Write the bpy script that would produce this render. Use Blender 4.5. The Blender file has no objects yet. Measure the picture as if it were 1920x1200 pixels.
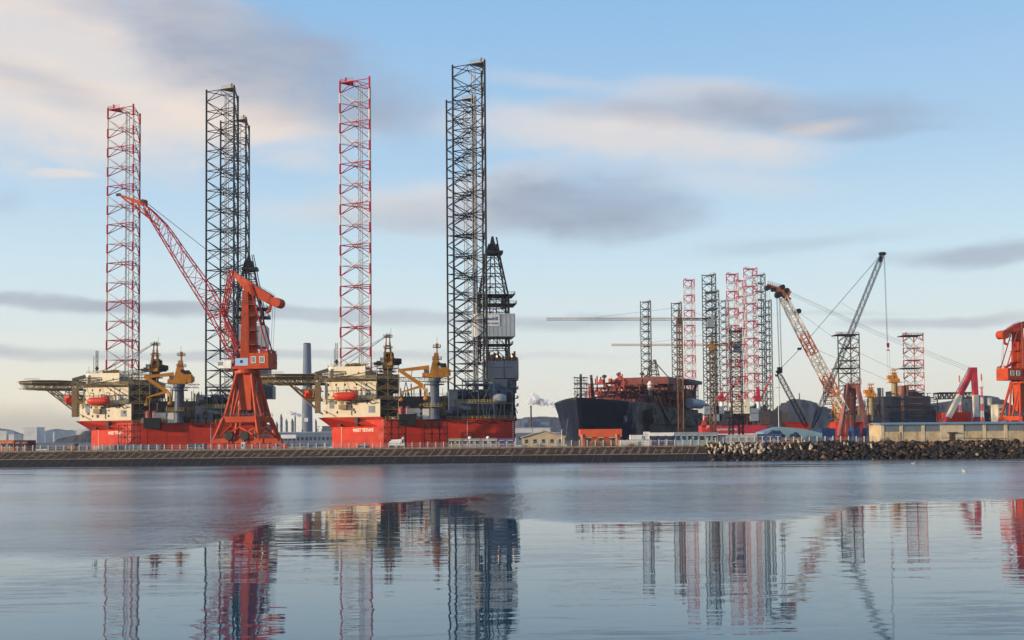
import bpy, math, random
from mathutils import Vector, Matrix
random.seed(7)
R = math.radians
sc = bpy.context.scene
COL = sc.collection
# ---------------------------------------------------------------- camera
F = 2059.0            # focal length in photo pixels (1920 wide)
HC = 7.0              # eye height above the water
PITCH, ROLL, AX = 2.27, 0.5, 743.0
cd = bpy.data.cameras.new("camera"); cam = bpy.data.objects.new("camera", cd); COL.objects.link(cam)
cd.sensor_width = 36.0; cd.lens = 36.0 * F / 1920.0
cd.shift_y = (AX - 600.0) / 1920.0
cd.clip_start = 0.5; cd.clip_end = 30000
CR = Matrix.Rotation(R(90 + PITCH), 4, 'X') @ Matrix.Rotation(-R(ROLL), 4, 'Z')
cam.matrix_world = Matrix.Translation((0, 0, HC)) @ CR
sc.camera = cam
def ray(px, py):
    return (CR.to_3x3() @ Vector((px - 960.0, AX - py, -F))).normalized()
def W(px, py, D):     # the place at depth D (metres north of the shore point) seen at a photo position
    d = ray(px, py); return Vector((0, 0, HC)) + d * (D / d.y)
def PX(v):            # inverse, for measuring
    c = CR.to_3x3().inverted() @ (Vector(v) - Vector((0, 0, HC))); k = F / -c.z
    return 960 + c.x * k, AX - c.y * k
# ---------------------------------------------------------------- sun and sky
SUN_AZ, SUN_EL = 249.0, 8.5       # compass direction of the sun (0 = straight ahead, clockwise), elevation
sv = Vector((math.sin(R(SUN_AZ)) * math.cos(R(SUN_EL)), math.cos(R(SUN_AZ)) * math.cos(R(SUN_EL)), math.sin(R(SUN_EL))))
sd = bpy.data.lights.new("sun", 'SUN'); sd.energy = 5.0; sd.angle = R(0.6); sd.color = (1.0, 0.77, 0.52)
so = bpy.data.objects.new("sun", sd); COL.objects.link(so)
so.rotation_euler = sv.to_track_quat('Z', 'Y').to_euler()
so.location = (-300, -200, 120)
sc.view_settings.view_transform = 'Standard'; sc.view_settings.look = 'None'
sc.view_settings.exposure = 0.37; sc.view_settings.gamma = 1.0
sc.view_settings.use_curve_mapping = False
def lin(r, g, b):
    f = lambda c: (c / 12.92 if c <= 0.04045 else ((c + 0.055) / 1.055) ** 2.4)
    return (f(r / 255), f(g / 255), f(b / 255), 1.0)
class NT:
    def __init__(s, tree): s.t = tree; s.n = tree.nodes; s.l = tree.links
    def node(s, typ, **kw):
        o = s.n.new(typ)
        for k, v in kw.items():
            if k.startswith('i_'): pass
            else: setattr(o, k, v)
        return o
    def link(s, a, b): s.l.new(a, b)
    def math(s, op, a, b=None, c=None, clamp=False):
        m = s.n.new('ShaderNodeMath'); m.operation = op; m.use_clamp = clamp
        for i, x in enumerate((a, b, c)):
            if x is None: continue
            if isinstance(x, (int, float)): m.inputs[i].default_value = x
            else: s.link(x, m.inputs[i])
        return m.outputs[0]
    def vmath(s, op, a, b=None):
        m = s.n.new('ShaderNodeVectorMath'); m.operation = op
        for i, x in enumerate((a, b)):
            if x is None: continue
            if isinstance(x, (tuple, list, Vector)): m.inputs[i].default_value = x
            else: s.link(x, m.inputs[i])
        return m.outputs[1] if op in ('LENGTH', 'DOT_PRODUCT') else m.outputs[0]
    def mix(s, f, a, b, typ='MIX'):
        m = s.n.new('ShaderNodeMix'); m.data_type = 'RGBA'; m.blend_type = typ
        for k, x in ((0, f), (6, a), (7, b)):
            if isinstance(x, (int, float)): m.inputs[k].default_value = x
            elif isinstance(x, (tuple, list)): m.inputs[k].default_value = x
            else: s.link(x, m.inputs[k])
        return m.outputs[2]
    def noise(s, vec, scale, detail=4, rough=0.5, dist=0.0):
        m = s.n.new('ShaderNodeTexNoise'); m.inputs['Scale'].default_value = scale
        m.inputs['Detail'].default_value = detail; m.inputs['Roughness'].default_value = rough
        m.inputs['Distortion'].default_value = dist
        if vec is not None: s.link(vec, m.inputs['Vector'])
        return m.outputs['Fac']
    def mapr(s, v, a, b, c, d, smooth=True):
        m = s.n.new('ShaderNodeMapRange'); m.interpolation_type = 'SMOOTHSTEP' if smooth else 'LINEAR'
        s.link(v, m.inputs[0])
        for i, x in enumerate((a, b, c, d)): m.inputs[i + 1].default_value = x
        return m.outputs[0]
    def mapping(s, vec, loc=(0, 0, 0), rot=(0, 0, 0), scale=(1, 1, 1), typ='POINT'):
        m = s.n.new('ShaderNodeMapping'); m.vector_type = typ
        m.inputs['Location'].default_value = loc; m.inputs['Rotation'].default_value = rot; m.inputs['Scale'].default_value = scale
        s.link(vec, m.inputs['Vector']); return m.outputs[0]
w = bpy.data.worlds.new("World"); sc.world = w; w.use_nodes = True
T = NT(w.node_tree)
for n in list(T.n): T.n.remove(n)
out = T.node('ShaderNodeOutputWorld'); bg = T.node('ShaderNodeBackground'); T.link(bg.outputs[0], out.inputs[0])
SKY = 0.10
bg.inputs['Strength'].default_value = SKY * 0.80
sky = T.node('ShaderNodeTexSky', sky_type='NISHITA', sun_disc=False)
sky.sun_elevation = R(SUN_EL); sky.sun_rotation = R(SUN_AZ); sky.altitude = 0; sky.air_density = 1.0; sky.dust_density = 1.2; sky.ozone_density = 1.5
tc = T.node('ShaderNodeTexCoord'); sep = T.node('ShaderNodeSeparateXYZ'); T.link(tc.outputs['Generated'], sep.inputs[0])
az = T.math('ARCTAN2', sep.outputs[0], sep.outputs[1]); el = T.math('ARCSINE', sep.outputs[2])
cmb = T.node('ShaderNodeCombineXYZ'); T.link(az, cmb.inputs[0]); T.link(el, cmb.inputs[1])
ang = cmb.outputs[0]
SKY_GAIN = 1.0
# colour of the air by height above the horizon, laid over the physical sky (a thin bright winter haze)
rampn = T.node('ShaderNodeValToRGB'); T.link(T.mapr(el, -0.02, 0.62, 0, 1, False), rampn.inputs[0])
cr = rampn.color_ramp
stops = [(0.0, (246, 234, 210)), (0.07, (247, 241, 224)), (0.17, (232, 241, 240)), (0.28, (211, 236, 249)),
         (0.42, (181, 215, 244)), (0.62, (151, 197, 240)), (1.0, (104, 160, 226))]
while len(cr.elements) < len(stops): cr.elements.new(0.5)
for e, (p, c) in zip(cr.elements, stops): e.position = p; e.color = lin(*c)
air = T.vmath('SCALE', rampn.outputs[0]); air.node.inputs[3].default_value = 1.0 / SKY
base = T.mix(0.86, sky.outputs[0], air)
# warm glow low on the left, towards the sun's side
wl = T.math('MULTIPLY', T.mapr(az, -0.75, 0.05, 1, 0), T.mapr(el, 0.0, 0.12, 1, 0))
base = T.mix(T.math('MULTIPLY', wl, 0.8), base, tuple(c / SKY for c in lin(252, 236, 200)[:3]) + (1,))
# clouds: soft-edged banks placed by compass direction and height
wn = T.node('ShaderNodeTexNoise'); wn.inputs['Scale'].default_value = 5.0; wn.inputs['Detail'].default_value = 5; wn.inputs['Roughness'].default_value = 0.55
wm = T.mapping(ang, scale=(1.0, 2.6, 1)); T.link(wm, wn.inputs['Vector'])
off = T.vmath('MULTIPLY', T.vmath('SUBTRACT', wn.outputs['Color'], (0.5, 0.5, 0.5)), (0.10, 0.035, 0))
pos = T.vmath('ADD', ang, off)
edge = T.noise(T.mapping(ang, scale=(1.0, 1.9, 1)), 13, 8, 0.6, 0.5)
edgec = T.math('MULTIPLY', T.math('SUBTRACT', edge, 0.5), 0.8)
edge2 = T.noise(T.mapping(ang, loc=(3, 1, 0), rot=(0, 0, R(-7)), scale=(1.0, 3.6, 1)), 7, 5, 0.55, 0.2)
def blob_sum(blobs):
    tot = None
    for (px, py, rx, ry, a, wgt, soft) in blobs:
        d = ray(px, py); c = (math.atan2(d.x, d.y), math.asin(d.z), 0)
        q = T.mapping(pos, loc=c, rot=(0, 0, R(-a)), scale=(rx / F, ry / F, 1), typ='TEXTURE')
        ln = T.math('ADD', T.vmath('LENGTH', q), edgec)
        v = T.math('MULTIPLY', T.mapr(ln, 1.0 - soft, 1.0 + soft * .35, 1, 0), wgt)
        tot = v if tot is None else T.math('MAXIMUM', tot, v) if wgt > 5 else T.math('SUBTRACT', 1.0, T.math('MULTIPLY', T.math('SUBTRACT', 1.0, tot), T.math('SUBTRACT', 1.0, v)))
    return tot
# (px, py, half width, half height, tilt down to the right, weight, softness)
cream = blob_sum([(20, 80, 520, 190, 6, .95, .5), (290, 185, 380, 92, 5, .9, .6), (420, 232, 210, 42, -6, .6, .7), (1130, 250, 330, 50, 4, .75, .7), (1330, 190, 210, 48, 3, .6, .8),
                  (1545, 232, 80, 18, 4, .8, .7), (1420, 280, 190, 30, 2, .6, .8), (820, 395, 220, 66, 3, .55, .8), (930, 335, 200, 32, -6, .45, .9), (1340, 330, 260, 36, 6, .3, .9),
                  (115, 313, 66, 11, 0, .75, .6), (570, 298, 80, 22, -4, .4, .9), (585, 395, 150, 26, -2, .3, .9), (1010, 160, 150, 20, 4, .3, .9), (1250, 560, 200, 12, 0, .15, .9)])
grey = blob_sum([(500, 120, 310, 95, 14, .85, .7), (640, 190, 210, 42, 8, .5, .85), (330, 40, 300, 62, 6, .45, .85), (60, 150, 230, 34, 10, .35, .9), (1500, 206, 270, 44, 7, .7, .75), (1280, 220, 260, 26, 4, .55, .8), (800, 400, 200, 46, 2, .4, .9), (1650, 245, 130, 14, 5, .4, .9),
                 (1080, 385, 250, 72, 3, .85, .6), (1180, 395, 150, 44, 4, .45, .8), (900, 430, 200, 26, 0, .3, .8), (1500, 452, 210, 18, -3, .32, .9), (1860, 470, 190, 22, 1, .7, .7), (1800, 600, 220, 12, 0, .6, .8),
                 (560, 592, 720, 18, .8, .62, .6), (160, 577, 330, 13, 0, .6, .7), (1050, 605, 250, 18, 1, .4, .8), (430, 669, 700, 11, .4, .5, .7), (90, 668, 190, 10, 0, .45, .7), (1560, 590, 170, 6, 0, .25, .9),
                 (0, 372, 40, 30, 0, .3, .9)])
stre = T.mapr(edge2, 0.34, 0.72, 0.8, 1.1)
cream = T.math('MULTIPLY', cream, stre, clamp=True)
grey = T.math('MULTIPLY', grey, T.mapr(edge2, 0.3, 0.7, 1.1, 0.7), clamp=True)
k = lambda c: tuple(x / SKY for x in lin(*c)[:3]) + (1,)
lowc = T.mapr(el, 0.02, 0.25, 0, 1)
ccol = T.mix(lowc, k((232, 218, 205)), k((234, 222, 213)))
gcol = T.mix(lowc, k((174, 181, 190)), k((155, 166, 187)))
skyc = T.mix(cream, base, ccol)
skyc = T.mix(grey, skyc, gcol)
# dull bank of murk low over the left shore
murk = blob_sum([(20, 812, 480, 48, 0, .75, .8), (1150, 815, 800, 26, 0, .2, .9)])
skyc = T.mix(murk, skyc, k((174, 168, 156)))
T.link(skyc, bg.inputs['Color'])
w.cycles.sampling_method = 'MANUAL' if hasattr(w.cycles, 'sampling_method') else w.cycles.sampling_method
w.cycles.sample_map_resolution = 512
# ---------------------------------------------------------------- mesh helpers
def V(*a): return Vector(a)
class MB:
    def __init__(s): s.v = []; s.f = []; s.m = []
    def add(s, vs, fs, mi=0):
        b = len(s.v); s.v.extend([tuple(x) for x in vs]); s.f.extend([tuple(i + b for i in f) for f in fs]); s.m.extend([mi] * len(fs))
    def box(s, c, d, mi=0, rz=0.0, M=None):
        hx, hy, hz = d[0] / 2, d[1] / 2, d[2] / 2
        p = [Vector((x, y, z)) for z in (-hz, hz) for y in (-hy, hy) for x in (-hx, hx)]
        if rz: M = Matrix.Rotation(rz, 3, 'Z')
        if M is not None: p = [M @ q for q in p]
        c = Vector(c)
        s.add([c + q for q in p], [(0, 2, 3, 1), (4, 5, 7, 6), (0, 1, 5, 4), (2, 6, 7, 3), (0, 4, 6, 2), (1, 3, 7, 5)], mi)
    def b6(s, x0, x1, y0, y1, z0, z1, mi=0): s.box(((x0 + x1) / 2, (y0 + y1) / 2, (z0 + z1) / 2), (x1 - x0, y1 - y0, z1 - z0), mi)
    def frame(s, p, q):
        d = (Vector(q) - Vector(p)).normalized(); u = Vector((0, 0, 1)) if abs(d.z) < 0.95 else Vector((0, 1, 0))
        a = d.cross(u).normalized(); b = a.cross(d); return d, a, b
    def bar(s, p, q, wd, h=None, mi=0, wd2=None, h2=None):
        h = wd if h is None else h; wd2 = wd if wd2 is None else wd2; h2 = h if h2 is None else h2
        p, q = Vector(p), Vector(q); d, a, b = s.frame(p, q); vs = []
        for c, x, y in ((p, wd, h), (q, wd2, h2)):
            vs += [c + a * x / 2 * i + b * y / 2 * j for i, j in ((-1, -1), (1, -1), (1, 1), (-1, 1))]
        s.add(vs, [(3, 2, 1, 0), (4, 5, 6, 7)] + [(i, (i + 1) % 4, (i + 1) % 4 + 4, i + 4) for i in range(4)], mi)
    def tube(s, p, q, r, n=5, mi=0, r2=None, cap=True):
        r2 = r if r2 is None else r2; p, q = Vector(p), Vector(q); d, a, b = s.frame(p, q); vs = []
        for c, rr in ((p, r), (q, r2)):
            vs += [c + (a * math.cos(2 * math.pi * i / n) + b * math.sin(2 * math.pi * i / n)) * rr for i in range(n)]
        fs = [(i, (i + 1) % n, (i + 1) % n + n, i + n) for i in range(n)]
        if cap: fs += [tuple(range(n - 1, -1, -1)), tuple(range(n, 2 * n))]
        s.add(vs, fs, mi)
    def path(s, pts, r, n=4, mi=0):
        for a, b in zip(pts, pts[1:]): s.tube(a, b, r, n, mi)
    def prism(s, poly, z0, z1, mi=0, top=None):
        n = len(poly); top = poly if top is None else top
        vs = [(x, y, z0) for x, y in poly] + [(x, y, z1) for x, y in top]
        s.add(vs, [(i, (i + 1) % n, (i + 1) % n + n, i + n) for i in range(n)] + [tuple(range(n - 1, -1, -1)), tuple(range(n, 2 * n))], mi)
    def lathe(s, c, prof, n=12, mi=0):
        c = Vector(c); vs = []
        for r, z in prof: vs += [c + Vector((r * math.cos(2 * math.pi * i / n), r * math.sin(2 * math.pi * i / n), z)) for i in range(n)]
        fs = []
        for j in range(len(prof) - 1): fs += [(j * n + i, j * n + (i + 1) % n, (j + 1) * n + (i + 1) % n, (j + 1) * n + i) for i in range(n)]
        fs += [tuple(range(n - 1, -1, -1)), tuple(range((len(prof) - 1) * n, len(prof) * n))]
        s.add(vs, fs, mi)
    def rail(s, pts, h=1.1, sp=2.0, r=0.05, mi=0, bars=2):
        for a, b in zip(pts, pts[1:]):
            a, b = Vector(a), Vector(b); L = (b - a).length; n = max(1, int(L / sp))
            for i in range(n + 1):
                p = a.lerp(b, i / n); s.tube(p, p + V(0, 0, h), r, 4, mi)
            for j in range(1, bars + 1): s.tube(a + V(0, 0, h * j / bars), b + V(0, 0, h * j / bars), r, 4, mi)
    def lattice(s, p, q, n, wf, hf, rc, rb, mi=0, up=None, mif=None, zig=True, seg=4):
        p, q = Vector(p), Vector(q); d = (q - p).normalized(); L = (q - p).length
        u = Vector(up) if up is not None else (Vector((0, 0, 1)) if abs(d.z) < .9 else Vector((0, 1, 0)))
        sd_ = d.cross(u).normalized(); u = sd_.cross(d); S = []
        for i in range(n + 1):
            t = i / n; x = wf(t) if callable(wf) else wf; y = hf(t) if callable(hf) else hf
            c = p + d * L * t; S.append([c + sd_ * x / 2 * a + u * y / 2 * b for a, b in ((-1, -1), (1, -1), (1, 1), (-1, 1))])
        for i in range(n):
            m = mif((i + .5) / n) if mif else mi
            for k_ in range(4):
                s.tube(S[i][k_], S[i + 1][k_], rc, seg, m)
                s.tube(S[i][k_], S[i][(k_ + 1) % 4], rb, seg, m)
                j = (k_ + 1) % 4
                if (i + k_) % 2: s.tube(S[i][k_], S[i + 1][j], rb, seg, m)
                else: s.tube(S[i][j], S[i + 1][k_], rb, seg, m)
        return S
    def mesh(s, name, mats, off=None):
        me = bpy.data.meshes.new(name)
        vs = s.v if off is None else [(a - off[0], b - off[1], c - off[2]) for a, b, c in s.v]
        me.from_pydata(vs, [], s.f); me.polygons.foreach_set('material_index', s.m)
        for m in mats: me.materials.append(m)
        me.update(); return me
def tag(o, label=None, cat=None, group=None, kind=None):
    if label: o['label'] = label
    if cat: o['category'] = cat
    if group: o['group'] = group
    if kind: o['kind'] = kind
    return o
def thing(name, label, cat, loc=(0, 0, 0), rz=0.0, group=None):
    o = bpy.data.objects.new(name, None); COL.objects.link(o); o.location = loc; o.rotation_euler = (0, 0, rz)
    o.empty_display_size = 1; return tag(o, label, cat, group)
def link(name, me, parent=None, smooth=False):
    o = bpy.data.objects.new(name, me); COL.objects.link(o)
    if parent is not None: o.parent = parent
    if smooth: me.polygons.foreach_set('use_smooth', [True] * len(me.polygons))
    return o
def part(parent, name, mb, mats, world=False, label=None, smooth=False):
    if not isinstance(mats, (list, tuple)): mats = [mats]
    off = None
    if world:
        p = parent; off = Vector((0, 0, 0))
        while p is not None: off = off + p.location; p = p.parent
    o = link(name, mb.mesh(name, mats, off), parent, smooth)
    if label: o['label'] = label
    return o
def parts(parent, name, mb, mats, world=False, grow=.06, most=100):   # one child per touching cluster of shapes
    n = len(mb.v); up = list(range(n))
    def find(i):
        while up[i] != i: up[i] = up[up[i]]; i = up[i]
        return i
    for f in mb.f:
        a = find(f[0])
        for i in f[1:]: up[find(i)] = a
    isl = {}
    for i in range(n): isl.setdefault(find(i), []).append(i)
    B = [[[min(mb.v[i][k] for i in L) - grow for k in range(3)], [max(mb.v[i][k] for i in L) + grow for k in range(3)], [r]] for r, L in isl.items()]
    done = False
    while not done:
        done = True; o = []
        for b in B:
            for c in o:
                if all(b[0][k] <= c[1][k] and c[0][k] <= b[1][k] for k in range(3)):
                    c[0] = [min(x, y) for x, y in zip(b[0], c[0])]; c[1] = [max(x, y) for x, y in zip(b[1], c[1])]; c[2] += b[2]; done = False; break
            else: o.append(b)
        B = o
    own = {r: k for k, b in enumerate(B) for r in b[2]}
    res = []
    for k in range(len(B)):
        q = MB(); ids = [i for i in range(n) if own[find(i)] == k]; new = {i: j for j, i in enumerate(ids)}
        q.v = [mb.v[i] for i in ids]
        for f, m in zip(mb.f, mb.m):
            if f[0] in new: q.f.append(tuple(new[i] for i in f)); q.m.append(m)
        res.append(part(parent, name, q, mats, world))
    return res
def dup(root, loc, rz=None, label=None, group=None):
    r = root.copy(); COL.objects.link(r); r.location = loc
    if rz is not None: r.rotation_euler = (0, 0, rz)
    if label: r['label'] = label
    if group: r['group'] = group
    for ch in root.children:
        c = ch.copy(); COL.objects.link(c); c.parent = r
        for g in ch.children:
            d = g.copy(); COL.objects.link(d); d.parent = c
    return r
# ---------------------------------------------------------------- materials
def mat(name, c, rough=0.6, metal=0.0, var=0.18, scale=0.35, rust=0.0, rcol=(92, 52, 30), streak=True, spec=0.35, bump=0.0, plate=None):
    m = bpy.data.materials.new(name); m.use_nodes = True; t = NT(m.node_tree); b = t.n['Principled BSDF']
    tcx = t.node('ShaderNodeTexCoord').outputs['Object']
    cl = lin(*c)
    lo = tuple(x * (1 - var) for x in cl[:3]) + (1,); hi = tuple(min(1, x * (1 + var)) for x in cl[:3]) + (1,)
    col = t.mix(t.mapr(t.noise(tcx, scale, 6, .62), .3, .7, 0, 1), lo, hi)
    fine = t.noise(t.mapping(tcx, scale=(1, 1, .25)), scale * 7, 4, .6)
    col = t.mix(t.mapr(fine, .48, .8, 0, .35 + var), col, tuple(x * .62 for x in cl[:3]) + (1,))
    if rust > 0:
        rn = t.noise(t.mapping(tcx, loc=(5, 2, 1), scale=(1, 1, .16 if streak else 1)), scale * 3.2, 6, .68)
        col = t.mix(t.mapr(rn, .66 - rust * .25, .78 - rust * .2, 0, .85), col, lin(*rcol))
    if plate:          # welded plates: faint seams, every plate a touch different
        sp = t.node('ShaderNodeSeparateXYZ'); t.link(tcx, sp.inputs[0]); cb_ = t.node('ShaderNodeCombineXYZ')
        t.link(t.math('SUBTRACT', sp.outputs[0], t.math('MULTIPLY', sp.outputs[1], .45)), cb_.inputs[0]); t.link(sp.outputs[2], cb_.inputs[1])
        bk = t.node('ShaderNodeTexBrick'); t.link(cb_.outputs[0], bk.inputs['Vector']); bk.inputs['Scale'].default_value = 1.0; bk.inputs['Brick Width'].default_value = plate[0]; bk.inputs['Row Height'].default_value = plate[1]
        bk.inputs['Mortar Size'].default_value = .045; bk.inputs['Mortar Smooth'].default_value = .4; bk.inputs['Color1'].default_value = (.86, .86, .86, 1); bk.inputs['Color2'].default_value = (1.08, 1.06, 1.06, 1); bk.inputs['Mortar'].default_value = (.62, .6, .6, 1)
        col = t.mix(1.0, col, bk.outputs['Color'], 'MULTIPLY')
    t.link(col, b.inputs['Base Color']); b.inputs['Metallic'].default_value = metal
    b.inputs['Specular IOR Level'].default_value = spec
    rr = t.mapr(t.noise(tcx, scale * 2.2, 3), .3, .7, max(.05, rough - .1), min(1, rough + .12)); t.link(rr, b.inputs['Roughness'])
    if bump:
        bn = t.node('ShaderNodeBump'); bn.inputs['Distance'].default_value = bump; t.link(t.noise(tcx, scale * 6, 5), bn.inputs['Height']); t.link(bn.outputs[0], b.inputs['Normal'])
    return m
m_red = mat('rig_red', (178, 48, 28), .6, rust=.26, rcol=(104, 30, 24), var=.14, scale=.12, spec=.2, plate=(7.2, 2.4))
m_redleg = mat('leg_red', (164, 26, 42), .5, var=.12)
m_whiteleg = mat('leg_white', (190, 184, 180), .55, var=.1)
m_dark = mat('leg_black', (29, 28, 31), .55, var=.25)
m_rack = mat('chord_black', (24, 24, 27), .5, var=.25)
m_beige = mat('accommodation_beige', (216, 205, 178), .6, var=.08, scale=.2, rust=.14, rcol=(150, 110, 70))
m_white = mat('paint_white', (214, 212, 206), .5, var=.08, scale=.3, rust=.08)
m_grey = mat('paint_grey', (128, 134, 140), .5, var=.15, rust=.05)
m_bluegrey = mat('blue_grey_steel', (72, 82, 98), .5, var=.18, scale=.2, rust=.04)
m_deck = mat('dark_deck', (48, 47, 50), .65, var=.3, scale=.3, rust=.12)
m_brown = mat('brown_steel', (70, 56, 46), .65, var=.3, scale=.4, rust=.25)
m_tan = mat('tan_steel', (128, 114, 84), .55, var=.22, scale=.5, rust=.12)
m_yellow = mat('crane_yellow', (182, 116, 30), .5, var=.14, rust=.1)
m_rail = mat('rail_yellow', (170, 146, 62), .5, var=.2)
m_orange = mat('portal_crane_orange', (170, 61, 24), .6, var=.16, scale=.25, rust=.22, rcol=(112, 44, 26), spec=.25)
m_orangedk = mat('jib_red', (160, 30, 28), .5, var=.12)
m_lifeboat = mat('lifeboat_orange', (196, 52, 26), .45, var=.08)
m_glass = mat('dark_glass', (30, 36, 42), .12, var=.1, spec=.6)
m_greenglass = mat('pale_glass', (120, 138, 132), .15, var=.15, spec=.6)
m_black = mat('black_steel', (24, 24, 27), .6, var=.2)
m_wire = mat('wire_rope', (52, 52, 56), .6, var=.1)
m_conc = mat('concrete', (132, 118, 100), .85, var=.25, scale=.6, rust=.1, rcol=(70, 56, 42))
m_text = mat('lettering_white', (232, 226, 216), .6, var=.05)
m_textblue = mat('lettering_blue', (30, 60, 120), .6, var=.05)
m_scaf = mat('scaffold_steel', (60, 42, 38), .6, var=.3, rust=.2)
m_blue = mat('container_blue', (30, 54, 98), .55, var=.18, rust=.12)
m_slate = mat('container_slate', (86, 104, 124), .55, var=.2, rust=.1)
m_pinkred = mat('faded_red_steel', (138, 84, 76), .6, var=.15, rust=.15)
def lettering(parent, name, body, size, M4, m, label=None, ext=0.02, xs=1.0):
    cu = bpy.data.curves.new(name, 'FONT'); cu.body = body; cu.size = size; cu.extrude = ext; cu.align_x = 'CENTER'; cu.align_y = 'CENTER'; cu.offset = size * .012
    tmp = bpy.data.objects.new(name + '_tmp', cu); COL.objects.link(tmp)
    me = bpy.data.meshes.new_from_object(tmp.evaluated_get(bpy.context.evaluated_depsgraph_get()))
    bpy.data.objects.remove(tmp); bpy.data.curves.remove(cu)
    me.transform(M4 @ Matrix.Diagonal((xs, 1, 1, 1))); me.name = name; me.materials.clear(); me.materials.append(m)
    o = link(name, me, parent)
    if label: o['label'] = label
    return o
# ---------------------------------------------------------------- water, quay, seawall, hills
def water():
    # calm / wind-ruffled zones: the cat's-paw boundary as a line of points on the water
    line = [W(px, py, 0.0 + HC * F / (py - 825 - 0.0088 * (960 - px))) for px, py in
            ((-400, 1040), (0, 1042), (165, 1044), (280, 1032), (345, 1006), (420, 985), (520, 962), (640, 944), (800, 933), (930, 926), (955, 935), (940, 968), (1100, 976), (1300, 974), (1440, 972), (1500, 956), (1640, 944), (1920, 932), (2400, 925))]
    poly = [(p.x, p.y) for p in line] + [(500, 30), (500, -200), (-300, -200), (-300, 30)]
    def inside(x, y):
        c = False; j = len(poly) - 1
        for i in range(len(poly)):
            (xi, yi), (xj, yj) = poly[i], poly[j]
            if (yi > y) != (yj > y) and x < (xj - xi) * (y - yi) / (yj - yi) + xi: c = not c
            j = i
        return c
    def dist(x, y):
        b = 1e9
        for a, c in zip(line, line[1:]):
            dx, dy = c.x - a.x, c.y - a.y; t = max(0, min(1, ((x - a.x) * dx + (y - a.y) * dy) / (dx * dx + dy * dy + 1e-9)))
            b = min(b, math.hypot(x - a.x - t * dx, y - a.y - t * dy))
        return b
    xs = [-4150, -3000, -1500, -600, -300] + [x * 3.0 for x in range(-70, 71)] + [300, 600, 1500, 3000, 4150]
    ys = [-60, -20, 5] + [15 + 2.5 * i for i in range(150)] + [420, 600, 1200, 3000, 4750]
    vs = [(x, y, 0.0) for y in ys for x in xs]; nx = len(xs)
    fs = [(j * nx + i, j * nx + i + 1, (j + 1) * nx + i + 1, (j + 1) * nx + i) for j in range(len(ys) - 1) for i in range(nx - 1)]
    me = bpy.data.meshes.new('water'); me.from_pydata(vs, [], fs)
    at = me.attributes.new('wind', 'FLOAT', 'POINT')
    at.data.foreach_set('value', [(lambda s, d: 0.5 + 0.5 * max(-1, min(1, s * d / (3.0 + .05 * max(0, y)))))(-1 if inside(x, y) else 1, dist(x, y)) if abs(x) < 301 and y < 500 else 1.0 for x, y, z in vs])
    m = bpy.data.materials.new('sea_water'); m.use_nodes = True; t = NT(m.node_tree); b = t.n['Principled BSDF']
    t.n.remove(b); b = t.node('ShaderNodeBsdfAnisotropic') if hasattr(bpy.types, 'ShaderNodeBsdfAnisotropic') else t.node('ShaderNodeBsdfGlossy'); b.inputs['Color'].default_value = (1, 1, 1, 1)
    body = t.node('ShaderNodeBsdfDiffuse'); body.inputs['Color'].default_value = (.006, .060, .090, 1); fr = t.node('ShaderNodeFresnel'); fr.inputs['IOR'].default_value = 1.34; mx = t.node('ShaderNodeMixShader')
    t.link(body.outputs[0], mx.inputs[1]); t.link(b.outputs[0], mx.inputs[2]); t.link(mx.outputs[0], t.n['Material Output'].inputs['Surface'])
    pos = t.node('ShaderNodeNewGeometry').outputs['Position']
    a = t.node('ShaderNodeAttribute'); a.attribute_name = 'wind'
    nz = t.noise(t.mapping(pos, scale=(.06, .03, 1)), 1.0, 8, .68)
    wind = t.math('ADD', a.outputs['Fac'], t.math('MULTIPLY', t.math('SUBTRACT', nz, .5), 1.0))
    wind = t.mapr(wind, .29, .75, 0, 1)
    gust = t.noise(t.mapping(pos, loc=(4, 4, 0), scale=(.012, .02, 1)), 1.0, 6, .65)
    # slick streaks running along the shore inside the ruffled zone
    sl = t.noise(t.mapping(pos, loc=(7, 3, 0), scale=(.006, .05, 1)), 1.0, 4, .55)
    far = t.mapr(t.node('ShaderNodeSeparateXYZ').outputs[1], 190, 260, 0, 1)
    t.link(pos, far.node.inputs[0].links[0].from_node.inputs[0])
    slick = t.math('MULTIPLY', t.mapr(sl, .56, .64, 0, .9), far)
    wind = t.math('MULTIPLY', wind, t.math('SUBTRACT', 1.0, slick))
    # breeze patches inside the calm zone
    pt = t.noise(t.mapping(pos, loc=(2, 9, 0), scale=(.018, .06, 1)), 1.0, 5, .6)
    calm_r = t.mapr(pt, .45, .72, .012, .05)
    t.link(t.math('ADD', calm_r, t.math('MULTIPLY', wind, t.mapr(gust, .35, .65, .10, .19))), b.inputs['Roughness'])
    n1 = t.noise(t.mapping(pos, scale=(.55, 1.3, 1)), 1.0, 3, .5, .3)
    n2 = t.noise(t.mapping(pos, scale=(.10, .34, 1)), 1.0, 2, .5, .4)
    n3 = t.noise(t.mapping(pos, scale=(2.6, 4.2, 1)), 1.0, 3, .6)
    pat = t.mapr(pt, .35, .7, .35, 1.5)
    h = t.math('ADD', t.math('MULTIPLY', t.math('MULTIPLY', n1, .0060), pat), t.math('MULTIPLY', n2, .030))
    h = t.math('ADD', h, t.math('MULTIPLY', t.math('MULTIPLY', n3, .012), wind))
    n4 = t.noise(t.mapping(pos, loc=(1, 5, 0), scale=(.16, .95, 1)), 1.0, 3, .6)
    n5 = t.noise(t.mapping(pos, loc=(8, 2, 0), scale=(.34, .13, 1)), 1.0, 5, .7)
    h = t.math('ADD', h, t.math('MULTIPLY', t.math('MULTIPLY', n5, .20), wind))
    h = t.math('ADD', h, t.math('MULTIPLY', t.math('MULTIPLY', n4, .12), wind))
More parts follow.
